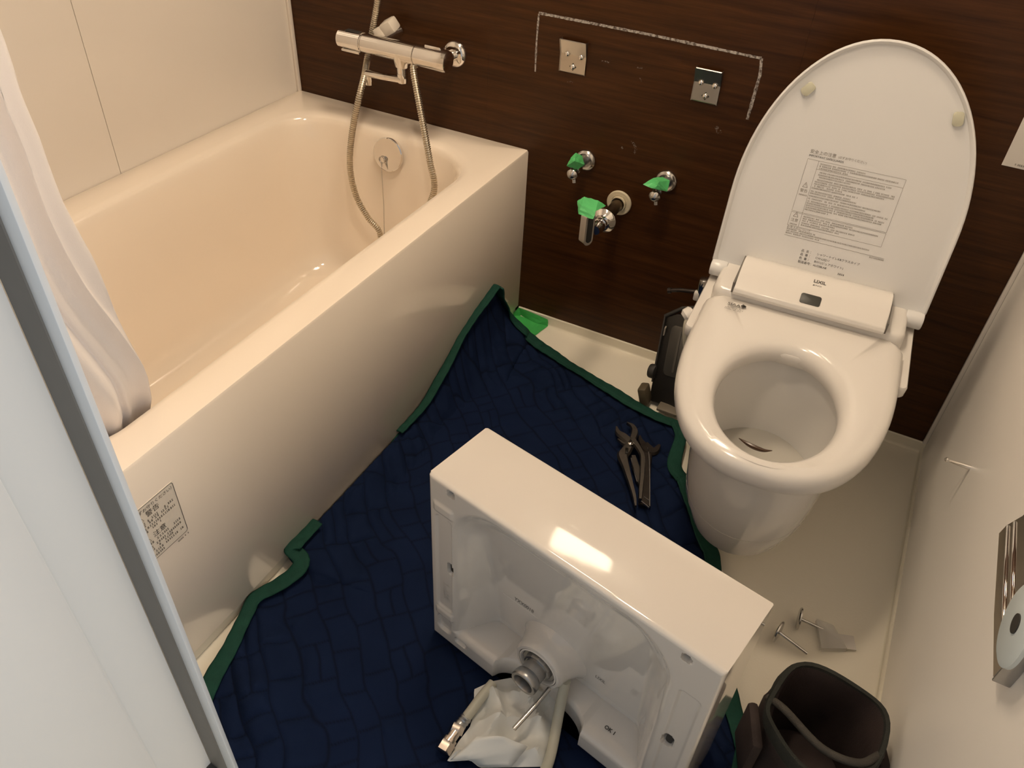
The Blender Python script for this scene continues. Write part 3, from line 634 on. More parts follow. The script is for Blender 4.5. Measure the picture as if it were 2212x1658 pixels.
flat('caution_table', g + sc, lz, X_, lup, M_inkg, lid)
text('安全上の注意', .0078, lp(-.084, .2475), X_, lup, M_inkg, lid, 'caution_print')
text('(必ずお守りください)', .0052, lp(-.034, .2480), X_, lup, M_inkg, lid, 'caution_print')
text('IMPORTANT SAFEGUARDS', .0052, lp(-.084, .2410), X_, lup, M_ink, lid, 'caution_print')
text('警告', .0068, lp(-.0808, .1760), X_, lup, M_inkg, lid, 'caution_print')
text('注意', .0068, lp(-.0808, .1190), X_, lup, M_inkg, lid, 'caution_print')
text('お手入れについて', .0056, lp(-.084, .1050), X_, lup, M_inkg, lid, 'caution_print')
for s, a, b in ((.0665, '品  名 ：', 'シャワートイレKBクラスタイプ'), (.0590, '品  番 ：', 'CW-US211'), (.0515, '色  番 ：', 'BW1(ピュアホワイト)'), (.0440, '製造番号：', 'ALCS8LA8')):
    text(a, .0058, lp(-.045, s), X_, lup, M_ink, lid, 'product_print')
    text(b, .0056, lp(-.016, s), X_, lup, M_ink, lid, 'product_print')
flat('product_print', scribble(.032, .040, .044, .0030, rr, 1), lz, X_, lup, M_ink, lid)

# ------------------------------------------------------------------ supply valve and hose beside the toilet
tv = empty('toilet_valve', 'chrome supply valve on the brown wall half hidden behind the toilet', 'valve', (1.195, 0, .285))
bv_ = (1.195, 0, .285)
prt('wall_pipe', cyl((1.195, 0, .285), (1.195, -.055, .285), .009), M_dchrome, tv, bv_)
prt('valve_body', cyl((1.195, -.050, .255), (1.195, -.050, .315), .013, bev=.003), M_chrome, tv, bv_)
prt('lever', tube([at(1444, 627, 1, -.05), at(1470, 626, 1, -.05), at(1505, 630, 1, -.05)], .0050, 12), M_toold, tv, bv_)
prt('lever_end', cyl(Vector(at(1443, 627, 1, -.05)), Vector(at(1450, 627, 1, -.05)), .007), M_toold, tv, bv_)
prt('hose_joint', B(at(1506, 638, 1, -.055), (.016, .016, .024), None, .004), M_white, tv, bv_, label='white plastic joint')
wp = [at(1497, 672, 2, .428), at(1489, 682, 2, .424), at(1482, 705, 2, .405), at(1482, 745, 2, .36), at(1490, 790, 2, .30), Vector((1.262, -.27, .16)), Vector((1.268, -.20, .02))]
wh = obj('water_hose', tube(spline(wp, 8), .0060, 14), M_hose_w)
obj('hose_fitting', lathe([(0, .0001), (.0, .010), (.004, .0145), (.016, .0145), (.022, .009), (.022, .0001)], at(1498, 673, 2, .430), (-.6, -.5, -.5), 24), M_white, wh, label='white end fitting')
tag(wh, 'pale water hose curving down the left side of the toilet', 'hose')

# ------------------------------------------------------------------ black work lamp between toilet and wall
wk = empty('work_lamp', 'black plastic work lamp with a clear window standing left of the toilet', 'work lamp', (1.19, -.13, 0))
bw = (1.19, -.13, 0)
pA = Vector((1.150, -.175, .012)); pA2 = Vector((1.128, -.085, .205))       # lower / upper left corners of the front face
upw = (pA2 - pA).normalized(); exw = Vector((.90, -.22, -.05)); exw = (exw - upw * exw.dot(upw)).normalized(); nw = exw.cross(upw)
Hh = (pA2 - pA).length
prt('case', prism([(0, 0), (.088, 0), (.088, Hh * 1.08), (.03, Hh * 1.06), (0.0, Hh)], pA - nw * .045, exw, upw, nw, .045, .004), M_black, wk, bw)
prt('frame_rail', prism([(0, .05), (.004, .05), (.004, Hh), (0, Hh)], pA, exw, upw, nw, .006, .001), M_dark, wk, bw)
prt('edge_strip', B(pA + upw * (Hh * .66) - exw * .001 - nw * .02, (.004, .016, .11), None, .001), mat('strip_grey', (0.30, 0.27, 0.23), .4, var=(20, .1)), wk, bw)
prt('window', prism(rrect(.024, .075, .075, Hh * .93, .012, 6), pA, exw, upw, nw, .004, .001), mat('window_smoke', (0.06, 0.057, 0.05), .12, coat=.5, var=(20, .15)), wk, bw, label='clear smoky window')
prt('window_rib', prism(rrect(.046, .052, .085, Hh * .88, .003, 4), pA + nw * .004, exw, upw, nw, .002, .0005), mat('rib_grey', (0.08, 0.075, 0.065), .25, var=(20, .1)), wk, bw)
prt('top_bar', tube([pA2 + exw * .0, pA2 + exw * .04 + upw * .028, pA2 + exw * .085 + upw * .040], .005, 10), M_dark, wk, bw)
prt('hinge_knob', cyl(pA + upw * .075 - exw * .012, pA + upw * .075 + exw * .006, .018, 20, bev=.004), M_dark, wk, bw)
prt('foot', B(pA + Vector((-.010, -.008, .022)), (.022, .035, .05), Matrix.Rotation(R(-18), 3, 'Y'), .005), mat('foot_olive', (0.10, 0.08, 0.05), .45, var=(60, .25)), wk, bw)
prt('foot_plate', B(pA + exw * .06 + nw * .012 + Vector((0, 0, -.004)), (.05, .03, .008), None, .002), mat('plate_grey', (0.16, 0.14, 0.11), .4, var=(30, .1)), wk, bw)

# ------------------------------------------------------------------ quilted moving blanket
zq = .010
def F(u, v, z=zq): return at(u, v, 2, z)
left = [at(1068.7, 626, 0, .7015), at(1052, 648, 0, .7015), at(1003, 721, 0, .7020), at(980, 763, 0, .7025), at(940, 835, 0, .703), at(905, 893, 0, .704), at(860, 940, 0, .7005), at(760, 1047, 0, .7000), at(680, 1133, 0, .6995), at(622, 1193, 0, .6995), F(640, 1226, .02), F(600, 1262), F(546.7, 1295.6), F(526.6, 1331.5), F(493, 1399), F(450.6, 1467.6), Vector((.775, -1.335, zq)), Vector((.79, -1.37, zq))]
top = [left[0], at(1076.5, 648, 2, .135), at(1100.6, 684, 2, .068), at(1137, 720.6, 2, .025), F(1152.5, 736), F(1240, 798), F(1300, 833), F(1350, 863), F(1413, 901), F(1464, 920)]
right = [top[-1], Vector((1.272, -.27, zq)), Vector((1.290, -.36, zq)), F(1481, 1041), F(1494, 1084.5), F(1515, 1140), F(1533, 1181), F(1548.6, 1220), Vector((1.500, -.74, zq)), F(1606, 1598), F(1608, 1660), Vector((1.615, -1.12, zq)), Vector((1.63, -1.36, zq))]
bot = [left[-1], Vector((1.1, -1.365, zq)), right[-1]]
NU, NV = 290, 360
def rs(pts, n):
    q = resample(spline(pts, 8), 0.0005); idx = np.linspace(0, len(q) - 1, n); return np.array([q[int(round(i))] for i in idx])
cl_, cr_ = rs(left, NV), rs(right, NV); ct, cb = rs(top, NU), rs(bot, NU)
u = np.linspace(0, 1, NU)[None, :, None]; v = np.linspace(0, 1, NV)[:, None, None]
S = (1 - u) * cl_[:, None, :] + u * cr_[:, None, :] + (1 - v) * ct[None] + v * cb[None] \
    - ((1 - u) * (1 - v) * ct[0] + u * (1 - v) * ct[-1] + (1 - u) * v * cb[0] + u * v * cb[-1])
x, y = S[..., 0], S[..., 1]
# quilting: strips crossed by offset short seams
wx = x + .016 * noise2(x * 9, y * 9, 3) + .004 * noise2(x * 30, y * 30, 5); wy = y + .016 * noise2(x * 9 + 7, y * 9, 4) + .004 * noise2(x * 30 + 9, y * 30, 6)
ca, sa = math.cos(R(-41)), math.sin(R(-41)); p = wx * ca + wy * sa; q = -wx * sa + wy * ca
sw = .052; si = np.floor(q / sw); fq = q / sw - si
h1 = np.random.default_rng(5).random(4096)
offs = h1[(si.astype(int) * 17) % 4096]; cw = .056 + .040 * h1[(si.astype(int) * 31 + 7) % 4096]
pi_ = np.floor(p / cw + offs); fp = p / cw + offs - pi_
cid = (si.astype(int) * 131 + pi_.astype(int) * 53); hv = h1[cid % 4096]
dq = np.minimum(fq, 1 - fq) * sw; dp = np.minimum(fp, 1 - fp) * cw
# half of the cells lose one long seam to the next strip, some carry an extra inner seam
d = np.minimum(dq, dp); inner = np.where(hv > .80, np.abs(fp - .5) * cw, np.where(hv < .15, np.abs(fq - .5) * sw, 1.0))
d = np.minimum(d, inner)
pil = 1 - np.exp(-(d / .0062) ** 2)
edge_d = np.minimum(np.minimum(u[..., 0], 1 - u[..., 0]), np.minimum(v[..., 0], 1 - v[..., 0]))
S[..., 2] += pil * .0060 * np.clip(edge_d * 30, 0.25, 1)
S[..., 2] += (.005 * noise2(x * 7, y * 7, 11) + .003 * noise2(x * 17, y * 17, 12) + .0012 * noise2(x * 60, y * 60, 13)) * np.clip(edge_d * 14, 0, 1) - .001
# long soft folds towards the near left corner, pleats along the bathtub
fold = np.exp(-((x * .45 + y * .89 + .735) / .030) ** 2) * .020 * np.clip((1.08 - x) * 4, 0, 1) + np.exp(-((x * .62 + y * .78 + .42) / .022) ** 2) * .012 * np.clip((1.0 - x) * 5, 0, 1)
S[..., 2] += fold * np.clip(edge_d * 10, 0, 1)
nearb = np.clip(1 - (x - .70) / .13, 0, 1) * np.clip((y + .95) * 6, 0, 1) * np.clip(u[..., 0] * 20, 0, 1)
S[..., 2] += nearb * (.0045 * (1 - 2 * np.abs(np.sin((x * .75 + y * .66) * 75 + 5 * noise2(x * 11, y * 11, 8)))) + .005)
topc = np.clip(1 - (y + .50) / -.22, 0, 1) * 0 + np.clip((y + .42) / .25, 0, 1) * np.clip(edge_d * 12, 0, 1)
S[..., 2] += topc * .0035 * (1 - 2 * np.abs(np.sin((-.42 * x + .90 * y) * 95 + 3.2 * noise2(x * 10, y * 10, 9)))) * np.clip(1.9 - x * 1.5, .15, 1)
rg = 1 - 2 * np.abs(noise2(x * 13 + 3, y * 13, 21)); S[..., 2] += .0035 * rg * np.abs(rg) * np.clip(edge_d * 14, 0, 1)
S[..., 2] = np.maximum(S[..., 2], .004)
ntq = M_quilt.node_tree; bq = ntq.nodes['Principled BSDF']; src_ = bq.inputs['Base Color'].links[0].from_socket
an = ntq.nodes.new('ShaderNodeAttribute'); an.attribute_name = 'seam'; mq = ntq.nodes.new('ShaderNodeMix'); mq.data_type = 'RGBA'
mq.inputs[7].default_value = (0.0035, 0.0055, 0.0135, 1)     # seam thread, darkened to paint in the groove shade
ntq.links.new(an.outputs['Fac'], mq.inputs[0]); ntq.links.new(src_, mq.inputs[6]); ntq.links.new(mq.outputs[2], bq.inputs['Base Color'])
bl = empty('moving_blanket', 'navy quilted moving blanket with green binding spread over the floor', 'blanket', (0, 0, 0))
qo = gridmesh('quilt', S, M_quilt, bl)
at_ = qo.data.attributes.new('seam', 'FLOAT', 'POINT'); at_.data.foreach_set('value', (np.exp(-(d / .0022) ** 2) * .8).astype(np.float32).ravel())
sm = qo.modifiers.new('solid', 'SOLIDIFY'); sm.thickness = .003; sm.offset = 1
def binding(pts, side, seed, Wd=.028):
    Q = resample(spline(pts, 8), .004); n = len(Q); K = 11
    P = np.zeros((n, K, 3)); rn = np.random.default_rng(seed)
    for i, pt in enumerate(Q):
        dv = (Q[min(i + 3, n - 1)] - Q[max(i - 3, 0)]); dv.z = 0; dv.normalize(); nn = Vector((-dv.y, dv.x, 0)) * side
        s = i * .004
        for k in range(K):
            t = k / (K - 1); z = .0085 + .0026 * math.sin(PI * min(1, t * 1.02)) ** .5 + .0006 * math.sin(s * 210 + t * 3) + .0010 * math.sin(s * 61 + 2)
            if .72 < t < .86: z -= .0016
            ww = Wd * (1 + .12 * math.sin(s * 23 + seed))
            P[i, k] = (pt.x + nn.x * (ww * t - .004), pt.y + nn.y * (ww * t - .004), pt.z + z + .0045)
    o = gridmesh('binding', P, M_bind, bl); m_ = o.modifiers.new('solid', 'SOLIDIFY'); m_.thickness = .004; m_.offset = 0
    return o
binding(left[:7], 1, 1, .018); binding(left[8:], 1, 5); binding([F(873, 930, .016), F(862, 948, .018), F(850, 966, .016)], 1, 6, .012); binding(top, -1, 2); binding(right[3:], -1, 3); binding(right[:4], -1, 4)

# ------------------------------------------------------------------ tools on the blanket
zt = .024
def W2_(u, v, z=zt): return at(u, v, 2, z)
def flatbar(pix, widths, z, th, m, name, par, base, zs=None):
    """a bar lying on the blanket that follows a centre line with given widths"""
    Q = [W2_(u, v, z) for u, v in pix]; Q2 = spline(Q, 6); wl_ = np.interp(np.linspace(0, 1, len(Q2)), np.linspace(0, 1, len(widths)), widths)
    bm = bmesh.new(); rings = []
    for i, p_ in enumerate(Q2):
        d_ = (Q2[min(i + 1, len(Q2) - 1)] - Q2[max(i - 1, 0)]); d_.z = 0; d_.normalize(); n_ = Vector((-d_.y, d_.x, 0)); w_ = wl_[i] / 2
        rings.append([bm.verts.new(p_ + n_ * a + Z_ * b) for a, b in ((-w_, 0), (-w_ * .7, th), (w_ * .7, th), (w_, 0), (w_ * .7, -th * .4), (-w_ * .7, -th * .4))])
    for a, b in zip(rings, rings[1:]):
        for k in range(6): bm.faces.new((a[k], a[(k + 1) % 6], b[(k + 1) % 6], b[k]))
    bm.faces.new(rings[0]); bm.faces.new(rings[-1])
    return prt(name, bm, m, par, base)
pb = tuple(W2_(1362, 958)); pl_ = empty('water_pump_pliers', 'steel water pump pliers with open jaws lying on the navy blanket', 'pliers', pb)
flatbar([(1331, 924), (1335, 935), (1346, 943), (1362, 956)], [.004, .014, .022, .022], zt + .004, .006, M_tool, 'lower_jaw', pl_, pb)
flatbar([(1354, 915), (1366, 922), (1371, 934), (1366, 950)], [.003, .012, .018, .016], zt + .006, .006, M_tool, 'upper_jaw', pl_, pb)
flatbar([(1334, 950), (1343, 957), (1352, 962)], [.004, .007, .010], zt, .005, M_tool, 'jaw_back', pl_, pb)
flatbar([(1364, 955), (1351, 975), (1345, 985), (1352, 1010), (1362, 1045), (1370, 1075), (1372.5, 1095)], [.020, .026, .026, .018, .012, .009, .005], zt + .006, .006, M_tool, 'handle', pl_, pb)
flatbar([(1366, 950), (1381, 972), (1388, 990), (1387, 1025), (1384, 1055), (1382.5, 1080)], [.016, .012, .012, .011, .010, .007], zt + .012, .006, M_tool, 'handle', pl_, pb)
prt('pivot', lathe([(0, .0065), (.003, .0065), (.005, .004), (.0055, .0001)], W2_(1362, 958, zt + .014), Z_, 18), M_chrome, pl_, pb)
prt('adjusting_slot', B(W2_(1354, 973, zt + .0135), (.018, .007, .002), Matrix.Rotation(R(-70), 3, 'Z'), .0008), M_black, pl_, pb)
wb_ = tuple(W2_(1400, 970)); wr = empty('adjustable_wrench', 'dark adjustable wrench with pale handle edges beside the pliers', 'wrench', wb_)
za = zt - .004
flatbar([(1381, 944), (1384, 955), (1392, 966)], [.005, .014, .024], za, .007, M_toold, 'fixed_jaw', wr, wb_)
flatbar([(1424, 964), (1414, 975), (1400, 972), (1390, 962)], [.008, .020, .034, .030], za, .007, M_toold, 'wrench_head', wr, wb_)
flatbar([(1398, 972), (1397, 1000), (1394.5, 1040), (1392, 1092)], [.026, .021, .021, .027], za, .004, M_toold, 'handle', wr, wb_)
flatbar([(1398.5, 968), (1402, 990), (1403, 1030), (1403, 1094)], [.0030, .0032, .0032, .0028], za + .004, .003, M_galv, 'handle_edge', wr, wb_)
flatbar([(1363, 990), (1369, 1015), (1375, 1039), (1378, 1040)], [.003, .003, .003, .003], za + .001, .003, M_galv, 'handle_edge', wr, wb_)
flatbar([(1382, 1081), (1402, 1097)], [.003, .003], za + .004, .003, M_galv, 'handle_end', wr, wb_)
flatbar([(1391, 1074), (1402, 1082)], [.002, .002], za + .004, .003, M_galv, 'hang_hole_rim', wr, wb_)
flatbar([(1368, 985), (1374, 1010), (1382, 1047)], [.012, .020, .008], za + .001, .004, M_tool, 'lower_bar', wr, wb_)

# ------------------------------------------------------------------ washbasin standing on its edge
BA = R(-12.0); BO = Vector((1.0265, -.9843, .013)); bas = empty('washbasin', 'white ceramic washbasin standing on edge on the blanket, drain side showing', 'washbasin', BO, BA)
BL, BD, BH = .497, .137, .417          # length (x), depth (y, away from the camera), height
ns, nh = 249, 209
s = np.linspace(0, BL, ns)[None, :] * np.ones((nh, 1)); h = np.linspace(0, BH, nh)[:, None] * np.ones((1, ns))
def sstep(a, b, t): t = np.clip((t - a) / (b - a), 0, 1); return t * t * (3 - 2 * t)
def sdrr(x, y, x0, x1, y0, y1, r):
    cx, cy = (x0 + x1) / 2, (y0 + y1) / 2; qx = np.abs(x - cx) - (x1 - x0) / 2 + r; qy = np.abs(y - cy) - (y1 - y0) / 2 + r
    return np.minimum(np.maximum(qx, qy), 0) + np.hypot(np.maximum(qx, 0), np.maximum(qy, 0)) - r
O = np.zeros_like(s)
# outer edge rounding
de = np.minimum(np.minimum(s, BL - s), np.minimum(h, BH - h)); re_ = .006
O += np.where(de < re_, re_ - np.sqrt(np.clip(re_ ** 2 - (re_ - de) ** 2, 0, None)), 0)
# recess of the bowl underside: shallow at the top, deep above the ledge
sd = -sdrr(s, h, .052, .436, -.1, .400, .085)                     # >0 inside
O += sstep(-.006, .012, sd) * .008
ins = sstep(.000, .050, sd); up = h > .048
Dp = .010 + .052 * np.clip((.42 - h) / .36, 0, 1)
O += np.where(up, ins * Dp, 0)
# ledge (back plate) below, with its wide notch in the middle
lg = sstep(.0, .012, sd)
notch = np.sqrt(np.clip(1 - np.abs((s - .2345) / .0905) ** 3, 0, 1))
O += np.where(~up, notch * .034 + lg * (.013 - np.sqrt(np.clip(.013 ** 2 - np.clip(h - .035, 0, .013) ** 2, 0, None))), 0)
O -= np.where(~up, sstep(-.006, .012, sd) * .008, 0)
# low bulge at the left part of the ledge
# side flanges: pockets, tabs, holes
def pocket(x0, x1, z0, z1, dpt, r=.006, sof=.004):
    global O
    dd = -sdrr(s, h, x0, x1, z0, z1, r); O += sstep(-sof / 2, sof / 2, dd) * dpt
pocket(.014, .046, .098, .335, .0035); pocket(.014, .044, .028, .070, .006, .012); pocket(.452, .482, .03, .33, .0035)
pocket(.012, .050, .346, .366, -.003, .004, .008); pocket(.012, .050, .074, .092, -.003, .004, .006)
pocket(.036, .049, .203, .229, .022, .006, .0025); pocket(.451, .466, .180, .208, .022, .007, .0025)
pocket(.039, .053, .396, .409, .020, .0064, .0025); pocket(.440, .453, .392, .405, .020, .0064, .0025); pocket(.055, .080, .022, .034, .006, .005, .003)
PB = np.stack([s, O, h], -1)
verts = PB.reshape(-1, 3).tolist(); idx = np.arange(nh * ns).reshape(nh, ns)
fc = np.stack([idx[:-1, :-1], idx[:-1, 1:], idx[1:, 1:], idx[1:, :-1]], -1).reshape(-1, 4).tolist()
ring = list(idx[0, :]) + list(idx[1:, -1]) + list(idx[-1, -2::-1]) + list(idx[-2:0:-1, 0]); nr = len(ring)
def bring(f, inset):
    base = len(verts)
    for i in ring:
        sx, _, hz = verts[i]; cx = min(max(sx, inset), BL - inset); cz = min(max(hz, inset), BH - inset); verts.append([cx, f, cz])
    return [base + i for i in range(nr)]
r0 = ring
for f_, ii in ((.0075, 0.0), (.030, 0), (BD - .006, 0), (BD - .0018, .0018), (BD, .006), (BD, .016), (BD - .02, .03), (BD - .055, .06), (BD - .062, .10)):
    r1 = bring(f_, ii)
    for i in range(nr): fc.append([r0[i], r0[(i + 1) % nr], r1[(i + 1) % nr], r1[i]][::-1])
    r0 = r1
fc.append([int(i) for i in r0])
me = bpy.data.meshes.new('basin_body'); me.from_pydata([list(map(float, v_)) for v_ in verts], [], [[int(i) for i in f_] for f_ in fc]); me.update()
bm = bmesh.new(); bm.from_mesh(me); bmesh.ops.recalc_face_normals(bm, faces=bm.faces[:]); bm.to_mesh(me); bm.free()
me.polygons.foreach_set('use_smooth', [True] * len(me.polygons)); me.set_sharp_from_angle(angle=R(42)); me.materials.append(M_bas)
bo = bpy.data.objects.new('basin_body', me); C.objects.link(bo); bo.parent = bas
BS, BZ = .222, .103
by = .020
obj('drain_boss', lathe([(-.062, .085), (-.048, .068), (-.036, .058), (-.022, .0515), (-.006, .0475), (0.0, .0465), (.004, .043), (.0045, .0385), (.001, .0375), (-.018, .036), (-.018, .0001)], (BS, by, BZ), (0, -1, 0), 56), M_bas, bas)
obj('packing_ring', lathe([(-.012, .0368), (.004, .0372), (.0052, .0352), (.003, .0335), (-.012, .0335)], (BS, by, BZ), (0, -1, 0), 48, cap=False), M_paper, bas, label='white packing ring')
obj('lock_nut', lathe([(-.016, .0325), (.0, .0325), (.0, .027), (.0006, .027), (.007, .0255), (.008, .0225)], (BS, by, BZ), (0, -1, 0), 12), M_galv, bas, smooth=False)
obj('tail_pipe', lathe([(-.01, .0205), (.024, .0205), (.026, .0225), (.033, .0245), (.040, .0245), (.042, .0230), (.042, .0185), (.040, .0175), (.010, .0175)], (BS, by, BZ), (0, -1, -.02), 36, cap=False), M_galv, bas)
obj('pipe_mouth', lathe([(.012, .0172), (.0125, .0001)], (BS, by, BZ), (0, -1, -.02), 24, cap=False), M_dark, bas)
for (hx, hz, hw, hh) in ((.0435, .2160, .009, .020), (.4590, .194, .010, .021), (.0465, .4025, .007, .006), (.4470, .3985, .007, .006)):
    obj('hole_shade', prism(rrect(-hw / 2, hw / 2, -hh / 2, hh / 2, min(hw, hh) * .45, 5), (hx, .0245, hz), X_, Z_, (0, -1, 0), .0175), M_dark, bas, label='dark patch standing for the shade inside a mounting hole')  # dark patches put in for the shade inside the holes
text('L-555', .020, Vector((.0245, .0035, .166)), (0, 0, -1), (1, 0, 0), M_bas, bas, 'raised_mark', off=.0010, weight=.0006)
fx = Vector((1, 0, 0)); fz = Vector((0, 0.13, .99)).normalized()
def stampo(s_, z_):
    j = int(round(s_ / BL * (ns - 1))); i = int(round(z_ / BH * (nh - 1))); return Vector((s_, float(O[i, j]) - .0015, z_))
flat('faint_frame', [(0, 0, .075, 0, .0008), (0, .024, .075, .024, .0008), (.004, .034, .070, .034, .0008)], stampo(.115, .168), fx, fz, M_paper, bas, off=.001)
text('YXX0018', .010, stampo(.140, .174), fx, fz, M_ink, bas, 'stamp_print', off=.001)
text('LIXIL', .009, stampo(.305, .110), fx, fz, M_ink, bas, 'stamp_print', off=.001)
text('OK 1', .009, Vector((.352, .030, .0495)), (1, 0, 0), (0, 1, 0), M_ink, bas, 'stamp_print', off=.0006, weight=.0003)
# pop-up pull rod below the boss
pv = lambda u_, v_, z_: Matrix.Rotation(-BA, 4, 'Z') @ (at(u_, v_, 2, z_) - BO)
obj('pull_rod', tube([pv(1186, 1487, .085), pv(1150, 1530, .078), pv(1110, 1574, .070)], .0040, 10), M_dchrome, bas)

# ------------------------------------------------------------------ bag and hoses under the drain
rr = random.Random(12)
nb = 46
outl = [(1103, 1462), (1150, 1478), (1205, 1475), (1212, 1515), (1196, 1562), (1190, 1600), (1182, 1640), (1176, 1654), (1120, 1655), (1060, 1656), (1036, 1656), (1016, 1640), (965, 1643), (990, 1600), (1015, 1568), (1022, 1545), (1024, 1510), (1024, 1487), (1060, 1470)]
PB_ = [at(u_, v_, 2, .022) for u_, v_ in outl]; cen = sum(PB_, Vector()) / len(PB_)
bm = bmesh.new(); rings = []
OQ = resample(PB_ + [PB_[0]], .006)[:-1]
for k in range(14):
    t = k / 13; ring_ = []
    for p_ in OQ:
        q_ = p_.lerp(cen, 1 - (1 - t) ** .9 if k else 0)
        hh = .026 * math.sin(min(1, t * 1.15) * PI / 2)
        nz_ = .010 * (1 - 2 * abs(math.sin(q_.x * 38 + q_.y * 22 + .6 * math.sin(q_.y * 60)))) + .007 * (1 - 2 * abs(math.sin(q_.x * -30 + q_.y * 55 + 2))) + .003 * math.sin(q_.x * 160 + q_.y * 90)
        q_ = Vector((q_.x, q_.y, max(.018, .020 + hh + nz_ * min(1, t * 3)))); ring_.append(bm.verts.new(q_))
    rings.append(ring_)
for a, b in zip(rings, rings[1:]):
    for i in range(len(a)): bm.faces.new((a[i], a[(i + 1) % len(a)], b[(i + 1) % len(a)], b[i]))
bm.faces.new(rings[-1])
pbg = obj('plastic_bag', bm, M_film, smooth=True); tag(pbg, 'crumpled white plastic bag on the blanket under the basin drain', 'bag')
fl = [at(1010, 1638, 2, .045), at(1038, 1656, 2, .028), at(1105, 1656, 2, .030), at(1140, 1612, 2, .055), at(1090, 1590, 2, .072), at(1030, 1590, 2, .066), at(972, 1641, 2, .028)]
bm = bmesh.new(); V_ = [bm.verts.new(p_) for p_ in fl]; bm.faces.new((V_[0], V_[1], V_[2], V_[3])); bm.faces.new((V_[0], V_[3], V_[4], V_[5])); bm.faces.new((V_[0], V_[5], V_[6]))
bmesh.ops.subdivide_edges(bm, edges=bm.edges[:], cuts=3, use_grid_fill=True)
for v_ in bm.verts: v_.co.z += rr.uniform(-.001, .002)
fo = obj('bag_flap', bm, M_film, pbg, smooth=True, recalc=False); fo.modifiers.new('s', 'SOLIDIFY').thickness = .0006
h1_ = obj('supply_hose', tube(spline([at(1065, 1475, 2, .035), at(1040, 1505, 2, .033), at(1020, 1532, 2, .030), at(1004, 1553, 2, .028)], 6), .0088, 16), M_hose_w)
tag(h1_, 'pale rubber supply hose ending in a metal coupling left of the plastic bag', 'hose')
def seg(a, b, prof_, m, name, n=24):
    pa, pb2 = at(*a, 2, .027), at(*b, 2, .024); L_ = (pb2 - pa).length
    return obj(name, lathe([(t_ * L_, r_) for t_, r_ in prof_], pa, pb2 - pa, n), m, h1_)
seg((1008, 1548), (988, 1573), [(0, .0095), (.15, .0105), (.25, .0095), (.4, .0105), (.5, .0095), (.65, .0105), (.8, .0095), (1, .0100)], M_galv, 'crimp_sleeve')
seg((990, 1565), (982, 1584), [(0, .0115), (.1, .0125), (.9, .0125), (1, .0115)], M_brass, 'hex_nut', 6)
seg((984, 1580), (966, 1606), [(0, .0095), (.6, .0095), (.6, .0120), (1, .0120)], M_brass, 'union', 20)
seg((968, 1602), (955, 1624), [(0, .0130), (.08, .0140), (.92, .0140), (1, .0120)], M_brass, 'coupling_nut', 6)
h2_ = obj('supply_hose', tube(spline([at(1222, 1470, 2, .105), at(1215, 1500, 2, .075), at(1207, 1540, 2, .045), at(1198, 1590, 2, .030), at(1188, 1635, 2, .028), at(1176, 1668, 2, .028), at(1150, 1730, 2, .028)], 8), .0088, 16), M_hose_w)
tag(h2_, 'pale rubber supply hose hanging between the basin and right side of the bag', 'hose')

# ------------------------------------------------------------------ small loose parts by the right wall
def plug(u_, v_, label, ang):
    p_ = at(u_, v_, 2, .022); e = empty('drain_plug', label, 'drain plug', (p_.x, p_.y, 0), ang)
    obj('disc', lathe([(0, .0001), (0, .019), (.002, .0215), (.0045, .021), (.006, .012), (.006, .0001)], (0, 0, .0215), (1, 0, .05), 32), M_dchrome, e)
    obj('stem', cyl((.004, 0, .0215), (.062, 0, .012), .003, 12), M_dchrome, e)
    return e
plug(1724, 1334, 'metal pop-up drain plug on the floor beside the clear plastic packet', R(5))
plug(1679, 1362, 'metal pop-up drain plug nearest the corner of the washbasin', R(-12))
pk = empty('plastic_packet', 'small clear plastic packet on the floor behind the washbasin corner', 'packet', (1.70, -.60, 0))
pc = [at(1764, 1335, 2, .020), at(1800, 1349, 2, .020), at(1830, 1400, 2, .012), at(1775, 1400, 2, .012)]
bm = bmesh.new(); va = [bm.verts.new(q_ - Vector((1.70, -.60, 0))) for q_ in pc]; vb_ = [bm.verts.new(v_.co * 1 + Vector((0, 0, -.010))) for v_ in va]
bm.faces.new(va); bm.faces.new(vb_)
for i in range(4): bm.faces.new((va[i], va[(i + 1) % 4], vb_[(i + 1) % 4], vb_[i]))
obj('packet_film', bm, M_clear, pk, smooth=False)
obj('packet_card', B((.0, -.03, .006), (.05, .03, .003), Matrix.Rotation(R(20), 3, 'Z'), .0005), M_paper, pk)

# dark tool bag at the near right
TBc = Vector((1.675, -.915, 0)); tb = empty('tool_bag', 'dark open fabric tool bag on the floor at the right wall', 'bag', TBc)
def bagring(rx, ry, z, wob=.0, n=48):
    return [(rx * math.cos(a) + wob * .010 * math.sin(3 * a + z * 30), ry * math.sin(a) + wob * .010 * math.cos(4 * a + z * 20), z + wob * .006 * math.sin(5 * a)) for a in [2 * PI * i / n for i in range(n)]]
obj('outer_fabric', loft([bagring(.070, .068, .001), bagring(.082, .080, .004), bagring(.086, .084, .05, .6), bagring(.083, .082, .10, 1), bagring(.086, .084, .15, 1), bagring(.088, .086, .172, .6), bagring(.087, .085, .178, .6), bagring(.082, .080, .176, .6), bagring(.078, .076, .16, .6), bagring(.074, .072, .08, .5), bagring(.068, .066, .012)], True, True), M_bag, tb)
obj('rim_band', loft([bagring(.0895, .0875, .150, .6), bagring(.0915, .0895, .156, .6), bagring(.0915, .0895, .176, .6), bagring(.089, .087, .182, .6), bagring(.083, .081, .181, .6), bagring(.081, .079, .170, .6)]), M_bagi, tb)
for a in (20, 110, 200, 290):
    c_, s_ = math.cos(R(a)), math.sin(R(a))
    obj('pocket', B((.094 * c_, .092 * s_, .085), (.018, .075, .10), Matrix.Rotation(R(a), 3, 'Z'), .007), M_bag, tb)
